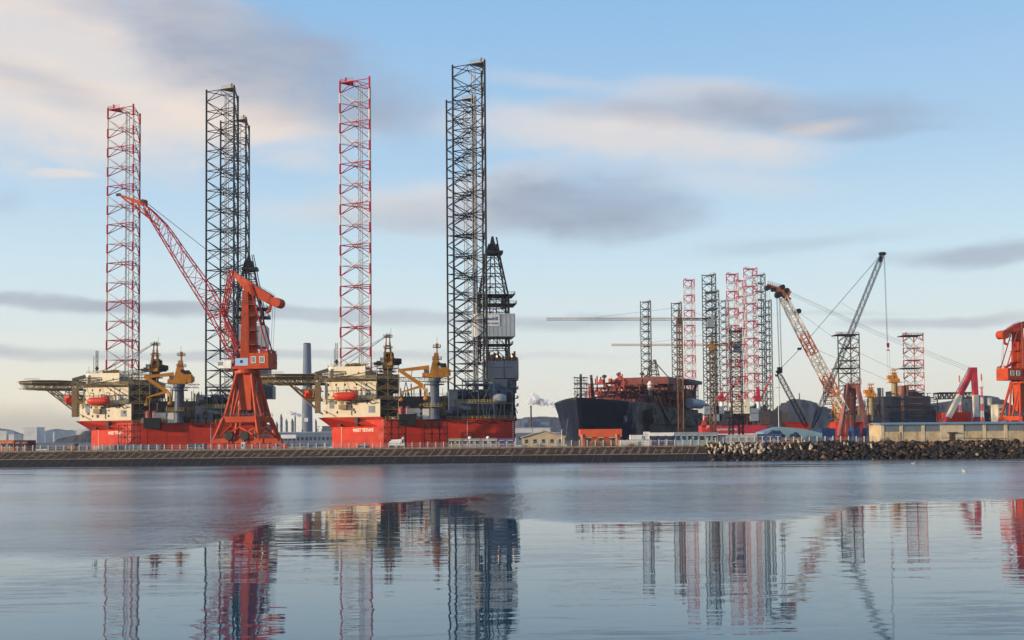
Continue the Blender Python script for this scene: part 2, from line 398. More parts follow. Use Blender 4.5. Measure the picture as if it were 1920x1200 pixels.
    bn = t.node('ShaderNodeBump'); bn.inputs['Distance'].default_value = 1.0; bn.inputs['Strength'].default_value = 1.0
    t.link(t.math('MULTIPLY', fr.outputs[0], t.math('SUBTRACT', 1.0, t.math('MULTIPLY', wind, .18))), mx.inputs[0]); t.link(h, bn.inputs['Height']); t.link(bn.outputs[0], b.inputs['Normal'])
    me.materials.append(m)
    tag(link('water', me), kind='structure')
water()
QZ = 4.55            # height of the quay above the water
def tagstuff(o): return tag(o, kind='stuff')
def quay():
    mb = MB(); mb.b6(-420, 620, 343.2, 404, -3, QZ)
    tag(part(None, 'quay_ground', mb, mat('quay_concrete', (112, 104, 94), .9, var=.2, scale=.2, rust=.1, rcol=(70, 60, 48))), kind='structure')
    s = thing('seawall', 'long sloping brown concrete seawall with slanting pale ribs above a dark wet toe', 'seawall', (0, 335, 0))
    X0, X1 = -330, 60.5
    def slab(z0, z1, y0, y1, m, name):
        q = MB(); n = 60; vs = []
        for i in range(n + 1):
            x = X0 + (X1 - X0) * i / n; j = random.uniform(-.05, .05)
            vs += [(x, y0 + j, z0), (x, y1 + j, z1), (x, y1 + 2.5, z1 - .02), (x, y0 + 2.5, z0)]
        fs = []
        for i in range(n): fs += [(4 * i + k_, 4 * i + 4 + k_, 4 * i + 4 + (k_ + 1) % 4, 4 * i + (k_ + 1) % 4) for k_ in (0, 1)]
        q.add(vs, fs); return part(s, name, q, m, label=None)
    mu = mat('seawall_upper', (66, 51, 38), .9, var=.35, scale=.5, rust=.35, rcol=(56, 44, 36), bump=.05, plate=(1.2, .5))
    ml = mat('seawall_wet', (34, 29, 24), .75, var=.35, scale=.6, rust=.3, rcol=(24, 26, 20), bump=.06, plate=(1.7, .75))
    slab(2.3, 4.4, 3.3, 7.2, mu, 'upper_slope'); slab(-1.5, 2.2, -2.0, 2.9, ml, 'lower_slope')
    q = MB(); q.b6(X0, X1, 7.2, 8.3, 4.2, 4.82); q.b6(X0, X1, 2.85, 3.35, 2.0, 2.36)
    part(s, 'coping', q, mat('coping_concrete', (128, 112, 92), .9, var=.35, scale=1.2, rust=.25, rcol=(86, 66, 48)))
    q = MB(); x = X0 + 2
    while x < X1 - 3:
        for dx in (0, .55):
            if random.random() < .82:
                a = random.choice((0, 0, 0, .3)); b = random.choice((1, 1, .75, .6))
                f = lambda t: V(x + dx + 1.7 * t, 3.3 + 3.9 * t - .03, 2.3 + 2.1 * t + .03)
                q.bar(f(a), f(b), .22, .15)
        if random.random() < .6:
            t0 = random.choice((.35, .5, .8)); L = random.uniform(.8, 2.2)
            q.bar(V(x + .6 + 1.7 * t0, 3.3 + 3.9 * t0 - .03, 2.3 + 2.1 * t0 + .03), V(x + .6 + L + 1.7 * t0, 3.3 + 3.9 * t0 - .03, 2.3 + 2.1 * t0 + .03), .14, .1)
        x += random.uniform(2.35, 2.75)
    tagstuff(part(s, 'rib', q, mat('rib_concrete', (134, 112, 88), .9, var=.35, scale=1.5)))
    q = MB(); x = X0 + 2
    while x < X1 - 3:
        f = lambda t: V(x - 1.0 + 1.9 * t, -2.0 + 4.9 * t - .03, -1.5 + 3.7 * t + .03)
        if random.random() < .7: q.bar(f(.42), f(1), .12, .08)
        x += random.uniform(2.35, 2.75)
    tagstuff(part(s, 'toe_rib', q, mat('toe_rib_concrete', (82, 70, 58), .9, var=.3, scale=1.5)))
quay()
def rocks():
    r = random.Random(3)
    ms = [mat('boulder_dark', (40, 35, 31), .9, var=.5, scale=1.2, rust=.2, rcol=(30, 28, 24), streak=False), mat('boulder_brown', (98, 74, 54), .9, var=.4, scale=1.2), mat('boulder_pale', (150, 132, 112), .9, var=.3, scale=1.2)]
    mb = MB()
    g = (1 + 5 ** .5) / 2
    iv = [Vector(p).normalized() for p in ((-1, g, 0), (1, g, 0), (-1, -g, 0), (1, -g, 0), (0, -1, g), (0, 1, g), (0, -1, -g), (0, 1, -g), (g, 0, -1), (g, 0, 1), (-g, 0, -1), (-g, 0, 1))]
    fi = [(0, 11, 5), (0, 5, 1), (0, 1, 7), (0, 7, 10), (0, 10, 11), (1, 5, 9), (5, 11, 4), (11, 10, 2), (10, 7, 6), (7, 1, 8), (3, 9, 4), (3, 4, 2), (3, 2, 6), (3, 6, 8), (3, 8, 9), (4, 9, 5), (2, 4, 11), (6, 2, 10), (8, 6, 7), (9, 8, 1)]
    def rock(c, s, mi):
        sx = Vector((r.uniform(.7, 1.3), r.uniform(.7, 1.2), r.uniform(.55, 1.0))) * s
        M = Matrix.Rotation(r.uniform(0, 6.3), 3, 'Z') @ Matrix.Rotation(r.uniform(-.6, .6), 3, 'X')
        mb.add([Vector(c) + M @ Vector((p.x * sx.x, p.y * sx.y, p.z * sx.z)) * r.uniform(.78, 1.18) for p in iv], fi, mi)
    for i in range(5200):
        x = r.uniform(60, 250); t = r.random() ** .8; z = -.6 + 6.0 * t; y = 334.0 + 8.8 * t + r.uniform(-.5, .5)
        pale = r.random() < (.02 + .3 * max(0, t - .55))
        rock((x, y, z + r.uniform(-.2, .25)), r.uniform(.3, .7) * r.choice((.8, 1, 1, 1.6)) if not pale else r.uniform(.3, .6), 2 if pale and r.random() < .5 else 1 if pale or r.random() < .06 + .34 * t * t else 0)
    mb.add([(58, 334.5, -1), (260, 334.5, -1), (260, 343.5, 4.7), (58, 343.5, 4.7)], [(0, 1, 2, 3)], 0)
    tag(part(None, 'boulders', mb, ms), 'dark rough boulder slope below the rusty warehouse', 'rocks', kind='stuff')
    base = None
    mp = mat('pale_armour', (176, 158, 132), .9, var=.3, scale=2.0, rust=.2, rcol=(60, 50, 42))
    for i in range(70):
        px = r.uniform(1328, 1432) if i < 56 else r.uniform(1432, 1640); t = r.uniform(.45, .98) if i < 56 else r.uniform(.6, 1)
        y = 334 + 8.8 * t - .6; x = W(px, 840, y)[0]; z = -.6 + 6.0 * t
        if i % 14 == 0:
            q = MB(); a = r.uniform(.25, .42); h = r.uniform(.6, 1.15); nn = 6
            ring = lambda rr, zz: [(rr * math.cos(6.283 * k_ / nn) * r.uniform(.75, 1.2), rr * math.sin(6.283 * k_ / nn) * r.uniform(.75, 1.2), zz) for k_ in range(nn)]
            vs = ring(a * 1.3, -.6) + ring(a * 1.1, h * .4) + ring(a * .75, h * .8) + [(r.uniform(-.1, .1), 0, h)]
            q.add(vs, [(j * nn + k_, j * nn + (k_ + 1) % nn, (j + 1) * nn + (k_ + 1) % nn, (j + 1) * nn + k_) for j in (0, 1) for k_ in range(nn)] + [(2 * nn + k_, 2 * nn + (k_ + 1) % nn, 3 * nn) for k_ in range(nn)])
            base = q.mesh('armour_stone', [mp])
        o = link('armour_stone', base); o.location = (x, y, z); o.rotation_euler = (r.uniform(-.6, .6), r.uniform(-.6, .6), r.uniform(0, 6.3))
        s_ = r.uniform(.7, 1.25); o.scale = (s_, s_, s_)
        tag(o, 'small pale upright stone standing among the dark boulders of the shore slope', 'stone', 'pale upright stones on the boulder slope')
rocks()
def ridge(name, pts, D, depth, m, kind='structure', label=None, cat=None, zb=-1.0, nsub=6):
    r = random.Random(len(pts) * 17 + int(D)); P = []
    for (a, b), (c, d) in zip(pts, pts[1:]):
        for i in range(nsub): P.append((a + (c - a) * i / nsub, b + (d - b) * i / nsub + r.uniform(-.5, .5)))
    P.append(pts[-1]); mb = MB(); vs = []; K = 9
    for px, py in P:
        top = W(px, py, D)
        for k_ in range(K):
            t = k_ / (K - 1); h = math.sin(math.pi * t) ** .8; y = D - depth * .5 + depth * t
            vs.append((top.x * (1 + (t - .5) * depth / D * .6) + r.uniform(-1, 1) * depth * .02, y, zb + (top.z - zb) * (h if k_ != K // 2 else 1) * (1 if k_ in (0, K - 1, K // 2) else r.uniform(.94, 1.0))))
    n = len(P)
    mb.add(vs, [(i * K + k_, (i + 1) * K + k_, (i + 1) * K + k_ + 1, i * K + k_ + 1) for i in range(n - 1) for k_ in range(K - 1)])
    o = part(None, name, mb, m, smooth=False); tag(o, label, cat, kind=kind); return o
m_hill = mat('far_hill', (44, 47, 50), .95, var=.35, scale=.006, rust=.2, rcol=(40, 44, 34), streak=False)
m_hill2 = mat('hazy_hill', (104, 104, 102), .95, var=.25, scale=.006)  # paler than far_hill: distance haze is put into the colour
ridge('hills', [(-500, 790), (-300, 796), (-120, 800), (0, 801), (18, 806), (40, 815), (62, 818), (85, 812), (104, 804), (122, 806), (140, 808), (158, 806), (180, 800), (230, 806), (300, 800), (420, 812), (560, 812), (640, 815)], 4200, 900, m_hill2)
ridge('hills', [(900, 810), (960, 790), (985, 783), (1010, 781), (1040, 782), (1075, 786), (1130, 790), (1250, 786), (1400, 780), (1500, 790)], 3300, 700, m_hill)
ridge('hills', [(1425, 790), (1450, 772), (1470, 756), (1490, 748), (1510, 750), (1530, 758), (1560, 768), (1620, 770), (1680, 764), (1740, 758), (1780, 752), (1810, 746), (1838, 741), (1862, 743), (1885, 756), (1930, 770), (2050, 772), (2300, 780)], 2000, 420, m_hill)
mb = MB(); mb.b6(-4100, 4100, 1500, 4720, -3, 1.6)
tag(part(None, 'far_shore_land', mb, mat('far_land', (74, 74, 66), .95, var=.3, scale=.01)), kind='structure')
# ---------------------------------------------------------------- jack-up rigs
LEGCACHE = {}
def leg_geo(ztop, zbot, s, bay, style, rc, rb, pipes=True, n=5):
    key = (round(ztop), round(zbot), s, style)
    if key in LEGCACHE: return LEGCACHE[key]
    h = s * math.sqrt(3) / 2
    C = [V(-2 * h / 3, 0, 0), V(h / 3, -s / 2, 0), V(h / 3, s / 2, 0)]
    two = style in ('red', 'redtop', 'farred')
    br = MB(); ch = [MB(), MB(), MB()]; pf = MB()
    k = 0; z = ztop - .8
    while z > zbot:
        zn = z - bay / 2; zc2 = z - bay
        lowm, upm = ((0, 1) if two else (0, 0)); hm = (k % 2) if two else 0
        if style == 'farred': lowm = upm = hm = k % 2
        for i in range(3):
            a, b = C[i], C[(i + 1) % 3]; mid = (a + b) / 2
            at = lambda p, zz: V(p.x, p.y, zz)
            br.tube(at(a, z), at(b, z), rb * 1.05, 4, hm, cap=False)
            br.tube(at(mid, z), at(a, zn), rb, 4, lowm, cap=False); br.tube(at(mid, z), at(b, zn), rb, 4, lowm, cap=False)
            br.tube(at(a, zn), at(mid, zc2), rb, 4, upm, cap=False); br.tube(at(b, zn), at(mid, zc2), rb, 4, upm, cap=False)
            nx = (C[(i + 1) % 3] + C[(i + 2) % 3]) / 2
            br.tube(at(mid, z), at(nx, z), rb * .7, 4, hm, cap=False)
            c = C[i]; top = .9 if k == 0 else 0
            ch[i].tube(at(c, z + top), at(c, zn), rc, 6, lowm, cap=k == 0); ch[i].tube(at(c, zn), at(c, zc2), rc, 6, upm, cap=False)
        z = zc2; k += 1
    if pipes:
        for x, y, m in ((-.6, .8, 2), (.9, .4, 2), (.2, -1.0, 2)):
            br.tube(V(x, y, z), V(x, y, ztop - 1.2), .17, 4, m, cap=False)
        for c in C[1:]:
            br.tube(c * .93 + V(0, 0, z), c * .93 + V(0, 0, ztop - 4), .1, 4, m, cap=False)
    a = C[1] if style == 'dark' else C[0]
    ctr = V(0, 0, 0)
    p0, p1, p2 = a, a.lerp(C[0] if style == 'dark' else C[1], .45), a.lerp(C[2], .45)
    pf.prism([(p0.x, p0.y), (p1.x, p1.y), (p2.x, p2.y)] if (p1 - p0).cross(p2 - p0).z > 0 else [(p0.x, p0.y), (p2.x, p2.y), (p1.x, p1.y)], ztop - .9, ztop - .35)
    q = a.lerp(ctr, .3); pf.tube(V(q.x, q.y, ztop - .4), V(q.x, q.y, ztop + 1.6), .35, 6); pf.rail([V(p1.x, p1.y, ztop - .4), V(p0.x, p0.y, ztop - .4), V(p2.x, p2.y, ztop - .4)], 1.1, 1.6, .06)
    mats = {'red': [m_redleg, m_whiteleg, m_grey], 'farred': [m_redleg, m_whiteleg, m_grey], 'redtop': [m_redleg, m_whiteleg, m_grey], 'dark': [m_dark, m_dark, m_grey], 'brown': [m_brown, m_brown, m_grey]}[style]
    cm = {'red': [m_redleg, m_whiteleg], 'farred': [m_redleg, m_whiteleg], 'redtop': [m_redleg, m_whiteleg], 'dark': [m_rack, m_rack], 'brown': [m_brown, m_brown]}[style]
    r = (br.mesh('leg', mats), [c.mesh('chord', cm) for c in ch], pf.mesh('leg_platform', [m_redleg if two else m_tan]))
    LEGCACHE[key] = r; return r
def add_leg(rig, xy, ztop, style, s=14.0, bay=8.4, rc=.4, rb=.17, zbot=-4, rz=0, pipes=True):
    br, ch, pf = leg_geo(ztop, zbot, s, bay, style, rc, rb, pipes)
    o = link('leg', br, rig); o.location = (xy[0], xy[1], 0); o.rotation_euler = (0, 0, rz)
    for c in ch: link('chord', c, o)
    link('leg_platform', pf, o)
    o['label'] = 'red and white banded lattice leg' if style in ('red', 'redtop', 'farred') else 'dark lattice leg'
    return o
def pedestal_crane(rig, x, y, z0, z1, zt, rot, boom, m_ped, seed=0):
    q = MB(); q.lathe((x, y, 0), [(2.1, z0), (1.75, z0 + 1.5), (1.7, z1 - 2), (2.3, z1 - 1), (2.3, z1)], 14)
    q.lathe((x, y, 0), [(3.6, z1 - 2.6), (3.6, z1 - 2.3)], 14)
    q.rail([V(x + 3.5 * math.cos(t * .785), y + 3.5 * math.sin(t * .785), z1 - 2.3) for t in range(9)], 1.0, 2, .05)
    p = part(rig, 'pedestal_crane', q, m_ped, label='yellow pedestal crane on a steel column')
    Mz = Matrix.Rotation(rot, 3, 'Z'); A = lambda a, b, c: V(x, y, 0) + Mz @ V(a, b, 0) + V(0, 0, c)
    def bx(mb, c, d, mi=0): mb.box(A(*c), d, mi, M=Mz)
    H = zt - z1; side_on = abs(math.cos(rot)) > .7
    q = MB(); bx(q, (0, 0, z1 + .9), (6.2, 4.6, 1.6)); bx(q, (-3.6, 0, z1 + 2.2), (3.0, 4.4, 3.4)); bx(q, (-5.3, .2, z1 + 2.0), (1.2, 3.6, 2.2))
    part(p, 'machinery_deck', q, m_yellow)
    if not side_on:
        q = MB(); bx(q, (-.5, 3.5, z1 + 1.7), (3, 2.4, 2.8)); bx(q, (-.4, 5.1, z1 + 1.9), (2.2, 1.0, 2.2)); bx(q, (0, -3.4, z1 + 1.2), (2.6, 2.2, 1.8)); bx(q, (.2, -5.0, z1 + 1.0), (1.6, 1.2, 1.2)); parts(p, 'machinery_box', q, m_black)
    q = MB(); bx(q, (-3.2, 1.0, z1 + 4.7), (2.2, 2, 1.6)); bx(q, (-3.9, -1.1, z1 + 4.4), (1.4, 1.4, 1.0))
    q.tube(A(-1.6, -1.9, z1 + 5.2), A(-1.6, 1.9, z1 + 5.2), .75, 10); parts(p, 'winch', q, m_black)
    q = MB()
    for s in (-1, 1):
        (q.bar(A(.4, s * 1.55, z1 + 1.6), A(-.7, s * .75, zt - 2.6), 3.0, .5, 0, 1.5, .4) if side_on else q.bar(A(.2, s * 1.6, z1 + 1.6), A(-.7, s * .7, zt - 2.6), .95, 2.4, 0, .6, 1.2)); q.bar(A(-1.6, s * 1.55, z1 + 1.6), A(-1.2, s * .75, zt - 2.6), .8, .5, 0, .5, .4)
    for t in ((.15, .35, .55, .75) if side_on else (.1, .42, .8)): q.bar(A(-.3, -1.5 + .8 * t, z1 + 1.6 + (H - 4) * t), A(-.3, 1.5 - .8 * t, z1 + 1.6 + (H - 4) * t), 1.3, .5)
    q.bar(A(-.95, -.75, zt - 2.6), A(-.95, -.75, zt), .45); q.bar(A(-.95, .75, zt - 2.6), A(-.95, .75, zt), .45); q.bar(A(-.95, -1, zt), A(-.95, 1, zt), 1.0, .6)
    for yy in (-.5, .5): q.tube(A(-.95, yy - .15, zt + .5), A(-.95, yy + .15, zt + .5), .6, 10)
    part(p, 'kingpost', q, m_yellow)
    q = MB()
    for zz, hw in ((zt - .6, 1.4), (zt - H * .42, 1.7)):
        bx(q, (-.9, 0, zz), (hw * 2, 2.8, .12)); q.rail([A(-.9 - hw, -1.7, zz), A(-.9 + hw, -1.7, zz), A(-.9 + hw, 1.7, zz), A(-.9 - hw, 1.7, zz), A(-.9 - hw, -1.7, zz)], 1.0, 1.4, .05)
    q.tube(A(-.9, 1.2, zt), A(-.9, 1.2, zt + 3.2), .06, 4); parts(p, 'crane_platform', q, m_brown)
    q = MB(); bx(q, (3.0, -1.8, z1 + 2.3), (2.0, 1.6, 2.0)); part(p, 'operator_cab', q, m_greenglass)
    q = MB()
    if boom[0] == 'lattice':
        tip = V(*boom[1]); heel = A(1.6, 0, z1 + 1.2)
        q.lattice(heel, tip, 18, lambda t: 1.0 + 1.0 * min(1, t * 6, (1 - t) * 5), lambda t: .7 + 1.0 * min(1, t * 6, (1 - t) * 5), .13, .07, seg=4)
        q.bar(tip + V(.4, 0, 0), tip + V(-1.6, 0, -.4), .9, 1.1)
        part(p, 'boom', q, boom[2] if len(boom) > 2 else m_tan); q = MB()
        for yy in (-.5, .5): q.tube(A(-.9, yy, zt + .4), tip.lerp(heel, .2) + V(0, yy, .9), .06, 4); q.tube(A(-.9, yy * .4, zt + .4), tip.lerp(heel, .4) + V(0, yy * .4, .9), .06, 4)
        part(p, 'boom_rope', q, m_wire)
    else:
        e = [A(*c) for c in boom[1]]
        q.bar(e[0], e[1], 1.0, 1.5, 0, .8, 1.0); q.bar(e[1] + V(0, 0, .3), e[2], .8, 1.3, 0, .7, 1.5); q.bar(e[2], e[3], .7, 1.4, 0, .5, .8); q.bar(e[3], e[3] + V(0, 0, -2.0), .5); q.bar(e[2], e[4], .6, 1.1, 0, .4, .5)
        q.tube(e[0].lerp(e[1], .55), e[1].lerp(e[2], .5), .18, 5)
        q.tube(A(1.5, -1.2, z1 + 1.1), A(4.6, -1.2, z1 + 1.3), .85, 8); q.lathe(e[3] + V(0, 0, -3.6), [(.1, 0), (.9, .5), (.9, 1.1), (.2, 1.8)], 6)
        q.tube(e[4], e[4] + V(0, 0, -2.4), .07, 4); q.lathe(e[4] + V(0, 0, -3.6), [(.1, 0), (.8, .5), (.8, .9), (.15, 1.5)], 6)
        part(p, 'boom', q, m_yellow)
    return p
def gear(rng, x0, x1, y0, y1, z, n, hmax, mats_n, rails=True):
    q = MB()
    for i in range(n):
        x = rng.uniform(x0, x1); y = rng.uniform(y0, y1); h = rng.uniform(.5, 1) ** 2 * hmax; mi = rng.randrange(mats_n); k = rng.random()
        if k < .5: q.b6(x - rng.uniform(.3, 1.4), x + rng.uniform(.3, 1.4), y - .8, y + .8, z, z + h, mi)
        elif k < .75: q.lathe((x, y, z), [(.55, 0), (.55, h * .8), (.3, h)], 8, mi)
        elif k < .9: q.tube(V(x, y, z), V(x + rng.uniform(-.5, .5), y, z + h * 1.8), .1, 4, mi)
        else: q.tube(V(x - 2, y, z + h * .5), V(x + 2, y, z + h * .5), .35, 7, mi)
    return q
def make_rig(spec):
    rng = random.Random(spec['seed'])
    rig = thing('jackup_rig', spec['label'], 'oil rig', spec['loc'], spec['yaw'], 'jack-up rigs along the quay')
    HZ = 15.0
    # hull ------------------------------------------------------------
    pol = [(-54, -13), (-35.5, -34.2), (-33, -36), (16, -36), (16, 36), (-33, 36), (-35.5, 34.2), (-54, 13)]
    q = MB(); q.prism(pol, 1.5, HZ)
    q.bar(V(-33, -36.15, HZ - .2), V(16.1, -36.15, HZ - .2), .3, .4); q.bar(V(-54, -13.2, HZ - .2), V(-35, -34.6, HZ - .2), .3, .4)
    for x in (-27, -19.5, -11, -2.5, 6): q.bar(V(x, -36.02, 2), V(x, -36.02, HZ - .4), .12, .1)
    hull = part(rig, 'hull', q, m_red)
    q = MB()
    for x in (-2.2, 15.2):
        for k in range(14): q.b6(x - .16, x + .16, -36.1, -36.04, 4 + k * .75, 4.35 + k * .75)
    d = V(18.5, -21.2, 0).normalized(); n_ = V(d.y, -d.x, 0)
    for k in range(14):
        c = V(-54, -13, 0) + d * 6 + n_ * .07; q.box((c.x, c.y, 4 + k * .75), (.3, .05, .35), rz=math.atan2(d.y, d.x))
    part(hull, 'draught_marks', q, m_text)
    ang_ = math.atan2(d.y, d.x)
    cpos = V(-54, -13, 0) + d * spec['textpos'] + n_ * .06 + V(0, 0, 11.1)
    M4 = Matrix.Translation(cpos) @ Matrix.Rotation(ang_, 4, 'Z') @ Matrix.Rotation(R(90), 4, 'X')
    lettering(hull, 'name_lettering', spec['text'], 1.75, M4, m_text, xs=1.08)
    q = MB()
    for t in (.26, .62): q.box((-54 + 18.5 * t - 1.2, -13 - 21.2 * t - 1.6, HZ - .6), (1.9, 1.2, 3.0), rz=math.atan2(-21.2, 18.5))
    parts(hull, 'flare_recess', q, m_black)
    q = MB()
    q.prism([(-54, -12.6), (-35.7, -34.0), (-30, -34), (-30, -8), (-54, 13)], HZ - 2.6, HZ + 1.2, top=[(-59, -19.0), (-57, -20.4), (-34.4, -28.6), (-33, -8), (-59, 20)])
    part(hull, 'bow_flare', q, m_red)
    # accommodation (its front leans a little towards the bow) -------------------
    th = math.atan2(-7.5, 22.0); fx = lambda x: -20.0 - 7.5 * (x + 57) / 22.0
    def fp(x, z, o=0.0): return V(x + math.sin(th) * o * 1.0, fx(x) - math.cos(th) * o, z)     # o: metres out from the lower front
    def fbox(mb, x, z, w_, h, o0, o1, mi=0): mb.box(fp(x, z, (o0 + o1) / 2), (w_, o1 - o0, h), mi, rz=th)
    q = MB()
    q.prism([(-57, fx(-57)), (-35, fx(-35)), (-35, -8.2), (-57, -8.2)], HZ + 1.3, 23.2)
    u0, u1 = fp(-56.4, 0, -1.3), fp(-37.0, 0, -1.3)
    q.prism([(u0.x, u0.y), (u1.x, u1.y), (u1.x, -8.4), (u0.x, -8.4)], 23.2, 31.0)
    q.b6(-57, -53.6, -8.2, 20, HZ + 1.3, 31.0); q.b6(-53.6, -36, 8.4, 20, HZ + 1.3, 31.0)
    v0, v1 = fp(-54.4, 0, -2.2), fp(-41.4, 0, -2.2)
    q.prism([(v0.x - 1.4, v0.y + 1.6), (v0.x, v0.y), (v1.x, v1.y), (v1.x, -8.6), (v0.x - 1.4, -8.6)], 31.0, 36.0)
    q.b6(-55.5, -50.5, -8.6, 8, 31, 35.2); q.b6(v1.x + .02, -36.5, -20.5, -9, 31.0, 34.0)
    for zz in (19.6, 27.2, 33.8):
        o = .03 if zz < 23.3 else -1.27 if zz < 31 else -2.17
        a_, b_ = (-57, -35) if zz < 23.3 else (-56.4, -37) if zz < 31 else (-54, -42); q.bar(fp(a_, zz, o), fp(b_, zz, o), .08, .14)
    acc = part(rig, 'accommodation', q, m_beige)
    for z_, o, xs_ in ((21.8, 0, (-55.6, -52, -44.5, -40)), (18.2, 0, (-55.6, -51.5, -44.6)), (28.9, -1.3, (-55.4, -52.4, -49, -44.5, -40.6)), (25.2, -1.3, (-55.4, -52.4, -48.5)), (33.4, -2.2, (-49, -44))):
        for x in xs_:
            q = MB(); fbox(q, x, z_, .62, .9, o - .02, o + .05); part(acc, 'window', q, m_glass)
    for y_, z_ in ((-16, 29), (-11, 29), (-4, 29), (4, 29), (12, 29), (-16, 25), (-4, 25)):
        q = MB(); X_ = u0.x if y_ < -9 else -57.0; q.b6(X_ - .06, X_ + .1, y_ - .4, y_ + .4, z_ - .45, z_ + .45); part(acc, 'window', q, m_glass)
    q = MB()
    for k in range(7): o = rng.choice((0, 0, -1.3)); fbox(q, rng.uniform(-55, -38), rng.uniform(17.5, 22.4) if o == 0 else rng.uniform(24, 30), rng.uniform(.2, .9), rng.uniform(.3, 1.2), o, o + rng.uniform(.12, .5))
    parts(acc, 'vent', q, m_tan)
    q = MB(); fbox(q, -53.6, 21.2, 2.0, 3.1, -.02, .06); part(acc, 'door', q, m_grey)
    q = MB(); fbox(q, -49, 20.2, 3.0, 1.8, .06, 1.5); fbox(q, -49, 21.9, 1.4, 1.4, 1.4, 1.6); part(acc, 'balcony', q, m_tan)
    q = MB()
    for zz, o in ((23.2, 1.3), (31.0, .1)):
        fbox(q, -46.5, zz + .12, 21, .18, o - 2.2, o); q.rail([fp(-57, zz + .2, o), fp(-36.4, zz + .2, o)], 1.1, 1.3, .05)
    q.rail([fp(-54.4, 36, -2.3), fp(-41.5, 36, -2.3), V(v1.x, -9, 36)], 1.1, 1.4, .05); q.rail([V(-55.4, -16, 36), V(-55.4, 7, 35.3)], 1.1, 1.4, .05)
    q.rail([V(-41, -20.4, 34), V(-36.6, -20.4, 34)], 1.1, 1.2, .05); part(acc, 'walkway', q, m_rail)
    q = MB(); q.lathe((-44.5, -15, 36), [(1.0, 0), (1.0, .6), (2.0, .7), (2.0, 1.5), (1.4, 1.7)], 10); q.b6(-48.5, -46, -18, -15, 36, 37.2)
    q.tube(V(-53, -14, 36), V(-53, -14, 43.5), .12, 4); q.lattice(V(-52.2, -12, 36), V(-52.2, -12, 46), 9, .8, .8, .07, .04); q.lathe((-52.2, -12, 38.5), [(.2, -.9), (.9, 0), (.2, .9)], 8)
    q.tube(V(-43, -19, 36), V(-43, -19, 40), .07, 4); q.tube(V(-54, -18, 36), V(-54, -18, 39), .06, 4); parts(acc, 'roof_gear', q, m_brown)
    q = MB(); q.tube(fp(-56.8, 19, .15), fp(-52, 16.6, .15), .1, 4); q.tube(fp(-46, 17, .15), fp(-46, 22.6, .15), .1, 4); q.tube(fp(-48, 21.4, .2), fp(-39.6, 22.4, .2), .2, 4); q.tube(fp(-40, 22.9, .2), fp(-38, 21.2, .2), .14, 4); q.tube(fp(-38, 21.2, .2), fp(-35.6, 21.8, .2), .14, 4)
    q.tube(fp(-46, 30.5, .1), fp(-38, 25.5, 1.2), .16, 4); q.tube(fp(-43, 30.5, .1), fp(-36, 26, 1.2), .12, 4)
    parts(acc, 'pipework', q, m_brown)
    q = MB()          # grey panels paint recess shade; with pipe racks they break the plain front
    for x, z, w_, h, o in ((-45.5, 25.6, 3.2, 2.2, -1.3), (-40.2, 25.4, 2.4, 2.0, -1.3), (-38.2, 19.2, 2.6, 2.6, 0), (-50.5, 33.0, 1.6, 1.4, -2.2)): fbox(q, x, z, w_, h, o - .02, o + .08)
    parts(acc, 'recess_shade_panel', q, m_grey); q = MB()
    for k in range(9): x = -55.5 + k * 2.2; q.tube(fp(x, 23.4, .9), fp(x, 26.0 if k % 3 else 30.8, -1.0), .07, 4); q.tube(fp(x, 23.2, 1.2), fp(x + .9, 21.8, .1), .09, 4)
    for z, o in ((26.6, -1.1), (30.2, -1.1), (22.6, .2)): q.tube(fp(-56.5, z, o), fp(-37.2, z, o), .1, 4)
    q.bar(fp(-57, 31.6, .4), fp(-36.6, 30.6, .6), .5, .5); q.bar(fp(-52, 31.4, .8), fp(-39, 33.8, -1.6), .3); part(acc, 'pipe_rack', q, m_brown)
    # dark jacking house round the bow leg, with scaffold stairs ----------
    q = MB(); q.b6(-36.4, -30, -22, 10, HZ, 26.5); q.b6(-36.3, -27.5, -16, 6, 26.5, 33.2); q.b6(-53.4, -36.4, -7.8, 7.8, HZ, 29)
    q.b6(-35.8, -31, -21, -16.1, 26.5, 30.2); part(rig, 'jacking_house', q, m_brown)
    q = MB()
    for zz in (19, 23, 27, 31, 35): q.b6(-36.4, -27.8, -26.5, -22.1, zz, zz + .18); q.rail([V(-36.3, -26.4, zz), V(-27.9, -26.4, zz), V(-27.9, -22.2, zz)], 1.1, 1.4, .06)
    for x in (-36.2, -32, -28):
        for y in (-26.3, -22.4): q.tube(V(x, y, HZ), V(x, y, 36), .11, 4)
    for k, zz in enumerate((15, 19, 23, 27, 31)):
        a, b = (-36, -28.4) if k % 2 else (-28.4, -36); q.bar(V(a, -26, zz), V(b, -26, zz + 4), .8, .14); q.tube(V(b, -26.4, zz), V(a, -26.4, zz + 4), .07, 4)
    part(rig, 'stair_tower', q, m_tan)
    # helideck ------------------------------------------------------------
    hx, hy = spec['heli']; r8 = 13.2; zd = 32.8
    o8 = [(hx + r8 * math.cos(R(22.5 + 45 * i)), hy + r8 * math.sin(R(22.5 + 45 * i))) for i in range(8)]
    q = MB(); q.prism(o8, zd, zd + .7); q.b6(hx + 8, -54, hy - 4, hy + 5, zd - .3, zd + .1); hd = part(rig, 'helideck', q, m_deck)
    q = MB(); q.prism(o8, zd + .2, zd + .35, top=[(hx + (x - hx) * 1.1, hy + (y - hy) * 1.1) for x, y in o8]); part(hd, 'safety_net', q, m_brown)
    q = MB()
